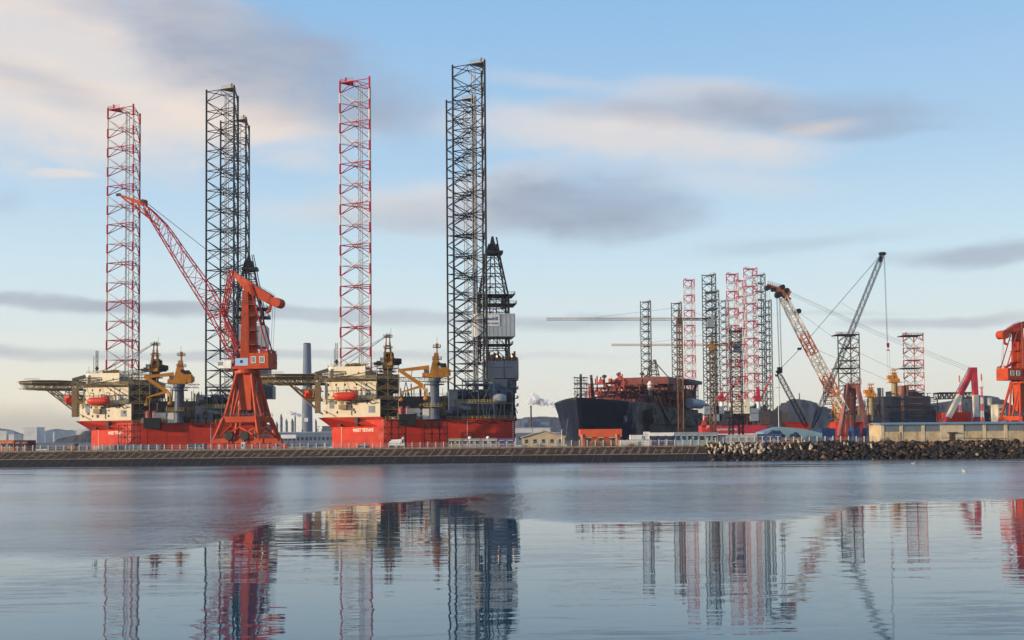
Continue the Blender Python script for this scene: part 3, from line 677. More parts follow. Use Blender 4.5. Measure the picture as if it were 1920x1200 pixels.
    for i in range(9):
        y = hy - 11.5 + 23 * i / 8; hw = min(r8 * .95, r8 * 1.3 - abs(y - hy) * .72) * .94
        for zz in (zd - .3, zd - 2.6): q.bar(V(hx - hw * (1 if zz > zd - 1 else .8), y, zz), V(hx + 13.5, y, zz), .28)
        m_ = 8
        for j in range(m_):
            x0 = hx - hw + (hw + 13) * j / m_; x1 = hx - hw + (hw + 13) * (j + 1) / m_
            q.tube(V(x0, y, zd - .3), V((x0 + x1) / 2, y, zd - 2.6), .1, 4); q.tube(V((x0 + x1) / 2, y, zd - 2.6), V(x1, y, zd - .3), .1, 4)
    for j in range(9):
        x = hx - 11.5 + 24 * j / 8; hw = min(11.8, 16 - abs(x - hx) * .7)
        for zz in (zd - .3, zd - 2.6): q.bar(V(x, hy - hw, zz), V(x, hy + hw, zz), .22)
    for i in range(8):
        a, b = o8[i], o8[(i + 1) % 8]; q.bar(V(a[0], a[1], zd - .2), V(b[0], b[1], zd - .2), .5, .6)
        for t in (0, .5): q.tube(V(a[0] + (b[0] - a[0]) * t, a[1] + (b[1] - a[1]) * t, zd - .2), V(hx + (a[0] + (b[0] - a[0]) * t - hx) * .86, hy + (a[1] + (b[1] - a[1]) * t - hy) * .86, zd - 2.6), .12, 4)
    part(hd, 'truss', q, m_tan)
    q = MB()
    for y in (hy - 9, hy - 3, hy + 4, hy + 10):
        yb = max(-19, min(17, y)); q.tube(V(hx - 1, y, zd - 2.6), V(-58.4, yb, HZ + 3), .32, 6); q.tube(V(hx + 6, y, zd - 2.6), V(-58.4, yb, 24), .24, 6); q.tube(V(hx + 2.8, y, 27.5), V(-58.2, yb, 27.5), .14, 4); q.tube(V(hx + 7.5, y, zd - 2.6), V(hx + 7.5, y, 24.5), .14, 4)
        q.tube(V(hx + 2, y, 29), V(hx + 8, y, 23), .12, 4)
    part(hd, 'strut', q, m_tan)
    q = MB(); q.b6(hx + 7, -58.1, hy - 9, hy + 8, 23.3, 23.6); q.rail([V(hx + 7, hy - 9, 23.6), V(-58.2, hy - 9, 23.6)], 1.1, 1.2, .06)
    for k in range(14): x = rng.uniform(hx + 7, -59); y = rng.uniform(hy - 8.5, hy + 4); q.b6(x - .5, x + .5, y - .5, y + .5, 23.6, 23.6 + rng.uniform(.6, 3.5))
    q.rail([V(hx - 8, hy - 12.3, zd + .7), V(hx - 2, hy - 12.3, zd + .7)], .8, 1, .05); q.tube(V(hx + 2, hy - 7, zd - 2.6), V(hx + 2, hy - 7, zd - 5), .1, 4); q.box((hx + 2, hy - 7, zd - 4.6), (1.6, 1.4, .8))
    parts(hd, 'access_deck', q, m_tan)
    q = MB(); q.b6(-60.2, -58.1, -20, -17, HZ + 3, 30); part(rig, 'stair_trunk', q, mat('ochre_steel', (140, 112, 74), .6, var=.25, rust=.2))
    # legs ---------------------------------------------------------------
    add_leg(rig, (-43, 0), spec['ztop'][0], 'red'); add_leg(rig, (2, -22.5), spec['ztop'][1], 'dark'); add_leg(rig, (2, 22.5), spec['ztop'][2], 'dark')
    # raised dark deck house and stern block -------------------------------
    q = MB(); q.b6(-30, -9.5, -24, 28, HZ, 24.2); q.b6(-9.5, 9, -14, 14, HZ, 23.2); q.b6(-9.5, 16, -33, -14.2, HZ, 18.6)
    for k in range(18): x = rng.uniform(-29, -11); q.bar(V(x, -24.05, HZ), V(x, -24.05, 24), .25, .12)
    part(rig, 'deckhouse', q, m_deck)
    q = MB(); q.b6(-8.8, -5.6, -32, -13, HZ, 26); q.b6(6.6, 9.8, -32, -13, HZ, 28.6); q.b6(-5.6, 6.6, -32, -30.6, 18.6, 22); q.b6(9.8, 16, -30, -12, HZ, 26.6)
    q.b6(-8.6, 9.6, 13, 32, HZ, 26); q.b6(10, 20, -8.2, 8.2, 26, 31.6); q.b6(9.8, 15.8, -12, -8, HZ, 31.5); q.b6(9.8, 15.8, 8, 12, HZ, 31.5); q.b6(-6, 9, -10, 10, 23.2, 27.5)
    for x in (10.6, 13, 15.4): q.bar(V(x, -30.1, HZ), V(x, -30.1, 26.5), .3, .2)
    part(rig, 'stern_block', q, m_bluegrey)
    q = MB()
    for zz in (20, 23, 26.6, 30): q.b6(15.8, 18.2, -30, -24, zz, zz + .15); q.rail([V(18.1, -30, zz), V(18.1, -24, zz)], 1.1, 1.2, .06)
    for k in range(16): q.tube(V(rng.uniform(16, 18), rng.uniform(-30, -8), rng.uniform(13, 18)), V(rng.uniform(16, 18), rng.uniform(-30, -8), rng.uniform(22, 30)), rng.uniform(.1, .35), 5)
    part(rig, 'stern_pipework', q, m_black)
    q = MB(); dx, dy = spec['derrick']
    q.b6(dx - 4, dx + 9.4, dy - 9, dy + 7, 32, 39); q.bar(V(dx - 3.8, dy - 9.1, 36.6), V(dx + 6, dy - 9.1, 36.6), .3, .35); q.bar(V(dx + 3.2, dy - 9.06, 32), V(dx + 3.2, dy - 9.06, 39), .12, .2)
    cant = part(rig, 'drill_floor', q, m_bluegrey)
    q = MB()
    for k in range(40):
        x = rng.uniform(dx - 4, dx + 9); y = rng.choice((dy - 8.4, dy - 7, dy + 4)); h = rng.uniform(.8, 4.5); q.b6(x - .4, x + .4, y - .4, y + .4, 39, 39 + h)
    q.rail([V(dx - 4, dy - 8.9, 39), V(dx + 9.3, dy - 8.9, 39), V(dx + 9.3, dy + 6.9, 39)], 1.2, 1.3, .06); parts(cant, 'floor_gear', q, m_brown)
    for x in (dx + .5, dx + 6.6):
        q = MB(); q.lathe((x, dy - 8.6, 40.6), [(.1, 0), (.28, .15), (.28, .4), (.1, .55)], 8); lm = bpy.data.materials.get('deck_lamp') or bpy.data.materials.new('deck_lamp')
        if not lm.use_nodes:
            lm.use_nodes = True; lb = lm.node_tree.nodes['Principled BSDF']; lb.inputs['Emission Color'].default_value = (1, .55, .16, 1); lb.inputs['Emission Strength'].default_value = 6
        part(cant, 'deck_lamp', q, lm)
    # derrick ---------------------------------------------------------------
    q = MB(); z0, z1, z2 = 39.0, 66.0, 88.0
    hb, ht = 5.9, 1.6
    cs = [(-1, -1), (1, -1), (1, 1), (-1, 1)]
    P = lambda i, z: V(dx + cs[i % 4][0] * (hb if z <= z1 else hb + (ht - hb) * (z - z1) / (z2 - z1)), dy + cs[i % 4][1] * (hb if z <= z1 else hb + (ht - hb) * (z - z1) / (z2 - z1)), z)
    zs = [39, 44.4, 49.8, 55.2, 60.6, 66, 71, 75.5, 79.5, 83, 86, 88]
    for a, b in zip(zs, zs[1:]):
        for i in range(4):
            q.bar(P(i, a), P(i, b), .75 if a < 66 else .5); q.tube(P(i, b), P(i + 1, b), .2, 4); q.tube(P(i, a), (P(i, b) + P(i + 1, b)) / 2, .15, 4); q.tube(P(i + 1, a), (P(i, b) + P(i + 1, b)) / 2, .15, 4)
    for s in (-1, 1): q.bar(V(dx + s * 2.2, dy + s, 39), V(dx + s * .8, dy + s * .5, 84), .4)
    for k in range(7): q.tube(V(dx - 4 + k * 1.2, dy - 5.6, 44), V(dx - 3.8 + k * 1.15, dy - 5.2, 66), .09, 4)
    q.bar(V(dx, dy, 88), V(dx, dy, 91.5), 2.2, 2.0, 0, .8, .8); q.bar(V(dx + hb + .5, dy - 3, 66), V(dx + 1.4, dy - 1.2, 91), .35); q.bar(V(dx + hb + .9, dy + 3, 66), V(dx + 1.9, dy + 1.2, 91.5), .35)
    q.box((dx + .6, dy, 84.6), (7.0, 6, 1.2)); q.box((dx, dy, 86.4), (3, 3, 2.6))
    for zz, ex in ((66.4, 2.6), (62.6, 3.2), (46, 1.6)):
        q.b6(dx - hb - .6, dx + hb + ex, dy - hb - 1, dy + hb + .6, zz, zz + .2); q.rail([V(dx - hb - .6, dy - hb - .9, zz + .2), V(dx + hb + ex, dy - hb - .9, zz + .2), V(dx + hb + ex, dy + hb, zz + .2)], 1.1, 1.3, .06)
    q.tube(V(dx + 3.6, dy - 5, 61), V(dx + 3.6, dy - 5, 65), .8, 6)
    der = part(rig, 'derrick', q, m_black if spec['seed'] == 1 else m_dark)
    q = MB(); q.prism([(dx - 8.6, dy - 4), (dx - 6.8, dy - 7), (dx + 8.4, dy - 7), (dx + 8.4, dy + 7), (dx - 6.8, dy + 7), (dx - 8.6, dy + 4)], 49.2, 58.6)
    for k in range(9): q.bar(V(dx - 5.8 + k * 1.7, dy - 7.04, 49.4), V(dx - 5.8 + k * 1.7, dy - 7.04, 58.4), .16, .08)
    wwm = mat('windwall_white', (160, 167, 169), .5, var=.08, scale=.25, rust=.1, rcol=(120, 118, 112)); part(der, 'windwall', q, wwm)
    if spec['sign']:
        q = MB(); q.b6(dx - 4.6, dx + 2.0, dy - 7.22, dy - 7.14, 53.4, 58.2); part(der, 'sign_board', q, m_white)
        Mx = lambda z_: Matrix.Translation((dx - 1.3, dy - 7.26, z_)) @ Matrix.Rotation(R(90), 4, 'X')
        lettering(der, 'sign_lettering', 'Seadrill', 2.1, Mx(56.4), m_textblue, xs=.84); lettering(der, 'sign_lettering', 'WEST TETHYS', 1.05, Mx(54.4), m_textblue, xs=.84)
    # pedestal cranes ---------------------------------------------------------
    pedestal_crane(rig, -32, 5.8, 30, 38, 50.6, R(262), ('lattice', (-62, -6, 33.8)), m_brown)
    pedestal_crane(rig, -14.5, -37.4, HZ, 30.5, 42.6, R(180), ('knuckle', [(2, 0, 34.6), (13.5, 0, 33.4), (4.6, 0, 27.6), (3.4, .4, 25.6), (12.6, 0, 25.2)]), m_bluegrey)
    q = MB(); q.lattice(V(-60, -20, 31.8), V(-8, -28, 30.2), 26, 1.6, 1.5, .12, .07); part(rig, 'pipe_bridge', q, m_tan)
    q = MB(); q.lattice(V(-58, -19, 33.6), V(-30, -22, 33.6), 14, 1.2, 1.2, .12, .07); q.bar(V(-60, -20, 33.2), V(-55, -19, 34.8), 1.2, 1.4); part(rig, 'boom_rest', q, m_tan)
    # deck gear -----------------------------------------------------------------
    q = gear(rng, -29, -16, -34.5, -26, HZ, 42, 4.6, 4); q.b6(-25, -20, -34.6, -31, HZ, 19.2, 1); q.b6(-19, -16.6, -36.6, -33.6, HZ, 19, 2)
    parts(rig, 'deck_gear', q, [m_deck, m_grey, m_white, m_tan])
    q = MB(); q.b6(-28, -21.6, -38.6, -35.9, HZ - 2.2, HZ + 2.0); part(rig, 'winch_house', q, m_black)
    q = MB()
    for x in (-24.5, -27): q.lathe((x, -33.4, HZ), [(1.2, 0), (1.2, 4.2), (.8, 4.9), (.2, 5.1)], 10)
    parts(rig, 'red_tank', q, mat('tank_red', (150, 62, 58), .5, rust=.15))
    q = MB(); q.rail([V(-20, -36, 20), V(-9, -36, 20)], 1.1, 1.2, .06); q.rail([V(-29.8, -24, 24.2), V(-9.6, -24, 24.2)], 1.1, 1.6, .06); q.rail([V(-33, -35.9, HZ), V(-18, -35.9, HZ)], 1.1, 1.6, .06); q.rail([V(-10, -35.9, HZ), V(16, -35.9, HZ)], 1.1, 1.6, .06); q.rail([V(-18.6, -41, 19.8), V(-12.2, -41, 19.8)], 1.1, 1.2, .06); q.b6(-18.6, -12.2, -41, -38.9, 19.6, 19.8)
    q.rail([V(-6, -35.9, 21.2), V(12.5, -35.9, 21.2)], 1.2, 1.1, .07, bars=3); q.rail([V(-4, -34.9, 29.7), V(8, -34.9, 29.7)], .8, 1.2, .06)
    part(rig, 'guard_rail', q, m_rail)
    q = MB(); q.b6(-6.2, 16, -36, -32.6, 20.8, 21.15)
    for x in (-5.8, -2, 2, 5.2, 8, 12, 15): q.bar(V(x, -35.7, HZ), V(x, -35.7, 20.8), .32)
    for x in (3.2, 7.2): q.bar(V(x + 1.4, -35.7, HZ), V(x + .2, -35.7, 20.8), .3); q.bar(V(x + 2.6, -35.7, HZ), V(x + 3.6, -35.7, 20.8), .3)
    q.bar(V(-4, -34.8, 29.4), V(8, -34.8, 29.4), .5, .6)
    for a, b in (((-2.8, 28.4), (1.2, 21.4)), ((7, 28.4), (3.6, 21.4)), ((2.2, 28.4), (2.2, 21.2)), ((-2.8, 28.4), (7, 28.4)), ((-3.9, 21.2), (-3.9, 29.4)), ((8, 21.2), (8, 29.4))): q.bar(V(a[0], -34.8, a[1]), V(b[0], -34.8, b[1]), .34)
    q.b6(-9.4, 9, -33.8, -33.2, 26, 26.4)
    part(rig, 'side_frame', q, mat('frame_grey', (92, 98, 106), .5, var=.15))
    q = MB(); q.lathe((10.4, -33.9, 21.3), [(1.0, 0), (2.5, .3), (2.7, .9), (2.6, 1.5), (2.75, 1.7), (2.6, 2.4), (1.9, 3.1), (.3, 3.4)], 14); part(rig, 'white_tank', q, mat('tank_grey_white', (150, 152, 150), .5), smooth=True)
    q = gear(rng, -9, 15, -35.2, -33, HZ, 36, 4.2, 3); q2 = gear(rng, -9, 9, -33, -14, 22, 40, 4.0, 3); q.add(q2.v, q2.f, 0)
    for k in range(26):
        x = rng.uniform(-29, -10); y = rng.uniform(-23, 10); q.tube(V(x, y, 24.2), V(x + rng.uniform(-.4, .4), y, 24.2 + rng.uniform(1, 6.5)), rng.uniform(.08, .3), 5)
    for x in (-26.5, -23.4): q.tube(V(x, -20, 23.2), V(-25, -20, 30), .16, 4)
    for k in range(10): x = rng.uniform(8, 15); q.b6(x - .6, x + .6, -30.6, -30.1, rng.uniform(16, 20), rng.uniform(21, 26))
    for k in range(9): x = rng.uniform(-10, 14); q.tube(V(x, -36.3, HZ - rng.uniform(.5, 2)), V(x + rng.uniform(1, 5), -36.3, HZ - rng.uniform(.5, 2)), .12, 4)
    parts(rig, 'machinery', q, [m_black, m_deck, m_bluegrey])
    return rig
RIG2 = make_rig(dict(seed=1, label='red hulled jack-up rig whose derrick carries a white sign with blue lettering', loc=(-18.9, 452, 0), yaw=R(6.5), ztop=(155, 155.3, 155), heli=(-70.5, -4), derrick=(11.4, 0), text='WEST TETHYS', textpos=19.0, sign=True))
RIG1 = make_rig(dict(seed=2, label='red hulled jack-up rig whose stern is hidden behind the long jibbed orange crane', loc=(-124.4, 480, 0), yaw=R(7.5), ztop=(153, 155.2, 155.3), heli=(-72.5, -2), derrick=(8.0, 10), text='WEST TITAN', textpos=19.5, sign=False))
# lifeboats hang from the rigs: things of their own
def lifeboat_base():
    t = thing('lifeboat', 'x', 'lifeboat', (0, 0, 0), 0, 'orange lifeboats hanging from the rigs')
    n = 11; q = MB(); vs = []
    L = 5.0; K = 12
    for i in range(n):
        u = -1 + 2 * i / (n - 1); w_ = 1.65 * (1 - abs(u) ** 3.2) ** .6 + .02; hh = 1.0 * (1 - abs(u) ** 4) ** .5 + .15
        for k_ in range(K):
            a = 2 * math.pi * k_ / K; c, s_ = math.cos(a), math.sin(a)
            vs.append((u * L, w_ * math.copysign(abs(c) ** .7, c), (s_ * 1.5 if s_ < 0 else s_ * 1.35) * hh))
    fs = [(i * K + k_, i * K + (k_ + 1) % K, (i + 1) * K + (k_ + 1) % K, (i + 1) * K + k_) for i in range(n - 1) for k_ in range(K)] + [tuple(range(K - 1, -1, -1)), tuple(range((n - 1) * K, n * K))]
    q.add(vs, [f[::-1] for f in fs]); part(t, 'hull', q, m_lifeboat, smooth=True)
    q = MB(); q.b6(2.2, 4.2, -1.05, 1.05, .9, 2.0); q.bar(V(-4.6, -1.6, 0), V(4.6, -1.6, 0), .14, .22); part(t, 'wheelhouse', q, m_lifeboat)
    q = MB()
    for x in (-3.6, 3.4): q.tube(V(x, 0, 1.3), V(x, 0, 3.4), .08, 4); q.bar(V(x, 0, 3.3), V(x, 3.0, 3.3), .3); q.bar(V(x, 2.6, -1), V(x, 3.0, 3.3), .3)
    part(t, 'davit', q, m_tan)
    q = MB(); q.b6(3.0, 3.9, -1.1, -1.06, 1.25, 1.7); part(t, 'window', q, m_glass)
    return t
LB = lifeboat_base()
def on_rig(rig, p): bpy.context.view_layer.update(); return rig.matrix_world @ Vector(p)
LB.location = on_rig(RIG2, (-48.2, -26.2, 24.3)); LB.rotation_euler = (0, 0, R(6.5 - 14)); LB['label'] = 'orange enclosed lifeboat on the beige quarters of the rig with the sign'
dup(LB, on_rig(RIG1, (-48.2, -26.2, 24.3)), R(7.5 - 14), 'orange enclosed lifeboat on the beige quarters of the rig behind the crane')
dup(LB, on_rig(RIG2, (-62.6, -9, 25.2)), R(6.5 + 250), 'small orange lifeboat under the helideck of the rig with the derrick sign')
dup(LB, on_rig(RIG1, (-62.6, -9, 25.2)), R(7.5 + 250), 'small orange lifeboat under the helideck of the rig behind the orange crane')
# scaffold stair towers standing against the hulls
def scaffold(label, p0, p1, z1, d=3.0):
    a, b = Vector(p0), Vector(p1); L = (b - a).length; n = max(2, int(L / 2.4)); m = int((z1 - QZ) / 2.2)
    t = thing('scaffold_tower', label, 'scaffold', (a.x, a.y, QZ), math.atan2(b.y - a.y, b.x - a.x), 'scaffold towers against the rig hulls')
    q = MB(); H = z1 - QZ
    for i in range(n + 1):
        for y in (0, d): q.tube(V(L * i / n, y, 0), V(L * i / n, y, H), .13, 4)
    for j in range(m + 1):
        z = H * j / m
        for y in (0, d): q.tube(V(0, y, z), V(L, y, z), .1, 4)
        for i in range(n + 1): q.tube(V(L * i / n, 0, z), V(L * i / n, d, z), .09, 4)
    for i in range(n):
        for j in range(m):
            a_, b_ = (i, i + 1) if (i + j) % 2 else (i + 1, i); q.tube(V(L * a_ / n, 0, H * j / m), V(L * b_ / n, 0, H * (j + 1) / m), .08, 4)
    part(t, 'scaffold_frame', q, m_scaf)
    q = MB(); q.b6(0, L, .1, d, H * .5, H * .5 + .15); q.b6(0, L, .1, d, H, H + .15); q.bar(V(L * .2, d * .5, 0), V(L * .8, d * .5, H * .5), .8, .12); parts(t, 'scaffold_deck', q, m_brown)
    return t
def hull_pt(px, D): p = W(px, 828, D); return (p.x, p.y, 0)
scaffold('brown scaffold tower against the red hull just behind the white truck', hull_pt(720, 402), hull_pt(760, 402), 14.5)
scaffold('brown scaffold tower against the red hull below a folded yellow crane', hull_pt(795, 404), hull_pt(838, 404), 14.5)
scaffold('brown scaffold tower against the red hull of the rig behind the orange crane', hull_pt(222, 424), hull_pt(258, 424), 14)
# ---------------------------------------------------------------- orange portal cranes (local x = the way the jib points, z = 0 on the quay)
def portal_crane(label, loc, slew, portal_rot, jib=True, flip=False, cabs=True):
    t = thing('portal_crane', label, 'crane', loc, 0)
    Mp = Matrix.Rotation(portal_rot, 3, 'Z'); P = lambda x, y, z: Mp @ V(x, y, z)
    Ms = Matrix.Rotation(slew, 3, 'Z'); S = lambda x, y, z: Ms @ V(x, -y if flip else y, z)
    hb, hr = 8.2, 5.9
    cs = [(-1, -1), (1, -1), (1, 1), (-1, 1)]
    q = MB()
    for i in (0, 2):
        a, b = cs[i], cs[(i + 1) % 4]
        q.bar(P(a[0] * hb * 1.13, a[1] * hb, 2.9), P(b[0] * hb * 1.13, b[1] * hb, 2.9), 1.5, 1.6)
    for c in cs: q.bar(P(c[0] * hb, c[1] * hb, 3), P(c[0] * hr, c[1] * hr, 10.6), 1.5, 1.5, 0, 1.3, 1.3)
    for i in range(4):
        a, b = cs[i], cs[(i + 1) % 4]
        q.bar(P(a[0] * hr, a[1] * hr, 10.2), P(b[0] * hr, b[1] * hr, 10.2), 1.3, 2.0)
        m_ = ((a[0] + b[0]) / 2, (a[1] + b[1]) / 2)
        q.bar(P(m_[0] * hr, m_[1] * hr, 9.4), P(m_[0] * (hr + .4), m_[1] * (hr + .4), 7.2), .8)
        for c in (a, b): q.bar(P(m_[0] * (hr + .5), m_[1] * (hr + .5), 7.6), P(c[0] * hb * .9 * (1 if m_[0] == 0 else 1) , c[1] * hb * .9, 3.9), .55)
    q.prism([tuple((P(x * hr, y * hr, 0))[:2]) for x, y in cs], 9.9, 10.3)
    pb = part(t, 'portal_base', q, m_orange); q = MB(); q.rail([P(x * (hr + .6), y * (hr + .6), 11.2) for x, y in cs + cs[:1]], 1.1, 1.5, .06); q.rail([P(x * hb * 1.1, -hb - .7, 3.7) for x in (-1, 1)], 1.0, 1.6, .06)
    for k in range(12): q.tube(P(-hb + .19 * k, -hb - .9 + .19 * k, 3.6 + .6 * k), P(-hb + .6 + .19 * k, -hb - .9 + .19 * k, 3.6 + .6 * k), .05, 4)
    part(pb, 'guard_rail', q, m_pinkred)
    q = MB()
    for c in cs:
        q.tube(P(c[0] * hr * .97, c[1] * hr * .97, 11), P(c[0] * 2.7, c[1] * 2.7, 26), .62, 8)
        q.tube(P(c[0] * hr * .97, c[1] * hr * .97 * .15, 11), P(c[0] * 2.6, c[1] * 2.4, 25.6), .48, 8)
    q.prism([tuple(P(x * 2.2, y * 2.2, 0)[:2]) for x, y in cs], 13.5, 26.2)
    q.lathe((0, 0, 0), [(4.2, 26), (4.4, 26.3), (4.4, 27), (3.7, 27.1), (3.7, 27.8)], 20)
    part(t, 'portal_tower', q, m_orange)
    q = MB()
    for c in cs:
        for u in (-1.9, 1.9):
            q.box(P(c[0] * hb * .98 + u, c[1] * hb, 1.2), (2.6, .9, 1.3), M=Mp)
            for w_ in (-.8, .8):
                e = P(c[0] * hb * .98 + u + w_, c[1] * hb, .5); n_ = Mp @ V(0, 1, 0); q.tube(e - n_ * .3, e + n_ * .3, .5, 10)
    parts(t, 'wheel_bogie', q, m_orangedk)
    for dx in (-2.6, 3.6):
        q = MB(); c = P(dx * .9, -hb - 1.4, 4.6); n_ = Mp @ V(0, 1, 0); q.tube(c - n_ * .5, c + n_ * .5, 1.5, 18)
        for k in range(18):
            a = 2 * math.pi * k / 18; e = (Mp @ V(math.cos(a), 0, 0)) + V(0, 0, math.sin(a)); q.bar(c, c + e * (1.95 if k % 2 else 1.8), .16)
        q.bar(c, c + V(0, 0, -2.6), .4); part(t, 'cable_reel', q, m_black)
    # slewing deck, house, cabs
    def sb(mb, x0, x1, y0, y1, z0, z1, mi=0): mb.box(S((x0 + x1) / 2, (y0 + y1) / 2, 0) + V(0, 0, (z0 + z1) / 2), (x1 - x0, y1 - y0, z1 - z0), mi, M=Ms)
    q = MB(); sb(q, -9.2, 6, -4, 4, 27.6, 28.5); sb(q, -9.4, 2.9, -4.15, -3.85, 28.3, 28.7); part(t, 'slewing_deck', q, m_orange)
    q = MB(); sb(q, -9.2, -1.9, -4, 4, 28.5, 33.0)
    for x in (-9.1, -6.7, -4.3, -2.0): sb(q, x - .06, x + .06, -4.06, -3.98, 28.5, 33)
    hs = part(t, 'machinery_house', q, m_orange)
    for x in (-3.9, -7.0):
        q = MB(); sb(q, x - .8, x + .8, -4.08, -3.95, 29.7, 31.6); wn_ = part(hs, 'window', q, m_greenglass)
        q = MB()
        for u in (-.85, .85): sb(q, x + u - .08, x + u + .08, -4.14, -4.0, 29.6, 31.7)
        for z in (29.6, 31.7): sb(q, x - .93, x + .93, -4.14, -4.0, z - .08, z + .08)
        part(hs, 'window_frame', q, m_white)
    q = MB(); sb(q, -9.5, -8.9, 1.5, 2.1, 29.2, 30.6); sb(q, -9.5, -8.9, 3.0, 3.4, 29.2, 30.2); sb(q, -9.0, -8.2, -2, -1, 33, 34.2); sb(q, -8.8, -8.2, 1.5, 2.3, 33, 34.4); sb(q, -9, -8.4, 3, 3.5, 33, 34.0); parts(hs, 'roof_gear', q, m_pinkred)
    q = MB(); q.rail([S(-9.1, -3.9, 33), S(-2, -3.9, 33)], 1.0, 1.4, .05); q.rail([S(-9.1, -3.9, 33), S(-9.1, 3.9, 33)], 1.0, 1.4, .05); part(hs, 'guard_rail', q, m_orangedk)
    if cabs:
        q = MB(); sb(q, -1.85, 2.8, -4.0, -.5, 28.5, 31.3); c1 = part(t, 'electrical_cabin', q, mat('cabin_pale_blue', (140, 168, 200), .5, var=.08, rust=.05))
        q = MB(); sb(q, .1, 1.0, -4.07, -3.95, 29.6, 30.6); part(c1, 'window', q, m_glass)
        q = MB(); sb(q, 4.2, 8.9, -4.2, -1.4, 27.9, 30.6); c2 = part(t, 'operator_cab', q, m_white)
        q = MB(); sb(q, 7.2, 8.95, -4.26, -3.0, 28.9, 30.2); part(c2, 'window', q, m_greenglass)
    q = MB(); sb(q, 3, 5, -3.6, 3.6, 27.7, 29.6); q.tube(S(5, -1.8, 31.5), S(5, 1.8, 31.5), .55, 10)
    for y in (-1.5, 1.5): q.bar(S(3.2, y, 28.5), S(5, y, 31.8), .7)
    part(t, 'jib_foot', q, m_orangedk)
    # mast
    q = MB(); rz = lambda x, y, z: S(x, y, z)
    mt = 54.5 if jib else 51.5; q.bar(rz(.2, -.9, 28.5), rz(.3, -.6, mt), 3.4, 3.6, 0, 2.0, 2.6); q.bar(rz(-2.2, .9, 28.5), rz(-1.6, .7, mt - .5), 2.4, 1.6, 0, 1.7, 1.2)
    for z in (36, 41, 46, 50): q.box(rz(-.9, -.2, 0) + V(0, 0, z), (5.8 - (z - 36) * .1, 4.4 - (z - 36) * .08, .22), M=Ms)
    ms = part(t, 'mast', q, m_orange); q = MB()
    for yy in (-2.85, -3.25): q.tube(rz(-.6, yy, 33), rz(-.2, yy + .5, 54), .05, 4)
    for k in range(26): q.tube(rz(-.6 + .016 * k, -2.85 + .02 * k, 33 + k * .8), rz(-.6 + .016 * k, -3.25 + .02 * k, 33 + k * .8), .04, 4)
    for z in (36, 41, 46, 50): q.rail([rz(-3.6, -2.3, z), rz(1.8, -2.3, z)], 1.0, 1.3, .05)
    part(ms, 'ladder', q, m_pinkred)
    q = MB()
    for y in (1.9, -2.1): q.tube(rz(-1.5, y, 57 if jib else 51.5), rz(-8.4, y, 33.2), .26, 6)
    q.bar(rz(-1.8, .2, 36.8), rz(-7.2, .2, 33.2), .9); part(t, 'back_stay', q, m_orangedk)
    # top beam with the round counterweight
    q = MB()
    if jib:
        q.bar(rz(6.0, 0, 62.2), rz(-.4, 0, 56.6), 1.4, .8, 0, 3.2, 3.4); q.bar(rz(-.4, 0, 56.6), rz(-8.4, 0, 51.6), 3.2, 3.4, 0, 2.6, 3.2); q.bar(rz(-8.4, 0, 51.6), rz(-12.0, 0, 49.6), 2.4, 2.6, 0, 2.0, 1.6); q.bar(rz(0, 0, 54.4), rz(-.6, 0, 56.6), 2.2, 3)
        q.tube(rz(-11.2, -2.4, 50.4), rz(-11.2, 2.4, 50.4), 1.7, 16); q.bar(rz(-8.6, 0, 50.6), rz(-8.2, 0, 48.0), .8, 1.0); q.bar(rz(-8.2, 0, 48.0), rz(-6.8, 0, 47.2), 1.4, .7)
    else:
        q.bar(rz(9, 0, 55.2), rz(-.4, 0, 52.2), 2.2, 2.2, 0, 3.0, 3.2); q.bar(rz(-.4, 0, 52.2), rz(-6.4, 0, 49.6), 3.0, 3.2, 0, 2.4, 2.2); q.bar(rz(-6.4, 0, 49.6), rz(-9, 0, 48.4), 2.4, 2.2, 0, 2, 1.6)
        q.tube(rz(-8.4, -2.4, 48.4), rz(-8.4, 2.4, 48.4), 2.0, 16); q.bar(rz(-7.6, 0, 47.2), rz(-7.6, 0, 44.6), .8, 1.0); q.bar(rz(-7.6, 0, 44.6), rz(-6.2, 0, 44.0), 1.2, .7)
    tb = part(t, 'top_beam', q, m_orange)
    q = MB(); q.rail([rz(-.4, -1.4, 58.2), rz(-10.6, -1.4, 52)] if jib else [rz(-.4, -1.4, 53.8), rz(-7, -1.4, 50.8)], 1.0, 1.8, .05)
    for x in (-9.8, -9.0): q.tube(rz(x if jib else x + 1.6, .6, 49 if jib else 45), rz(x + .8, .6, 33.5), .06, 4)
    part(tb, 'guard_rail', q, m_black)
    if jib:
        low = [(5.5, 31.3), (13.2, 46), (19, 54.8), (25, 64), (31.5, 74.2), (36, 81.2), (38.8, 85.6)]
        upp = [(3.5, 33.6), (8.4, 47), (13.2, 56.2), (23.3, 69.6), (30, 79), (35.4, 84.4), (39.2, 87.4)]
        wd = [3.0, 3.6, 3.4, 3.0, 2.4, 1.9, 1.4]
        def resamp(L, n):
            o = []
            for i in range(n + 1):
                u = i / n * (len(L) - 1); j = min(len(L) - 2, int(u)); f = u - j
                o.append(tuple(x * (1 - f) + y * f for x, y in zip(L[j], L[j + 1])) if isinstance(L[0], tuple) else L[j] * (1 - f) + L[j + 1] * f)
            return o
        n = 16; lo_, up_, w_ = resamp(low, n), resamp(upp, n), resamp(wd, n)
        q = MB(); C4 = [[rz(lo_[i][0], s * w_[i] / 2, lo_[i][1]) for s in (-1, 1)] + [rz(up_[i][0], s * w_[i] / 2, up_[i][1]) for s in (1, -1)] for i in range(n + 1)]
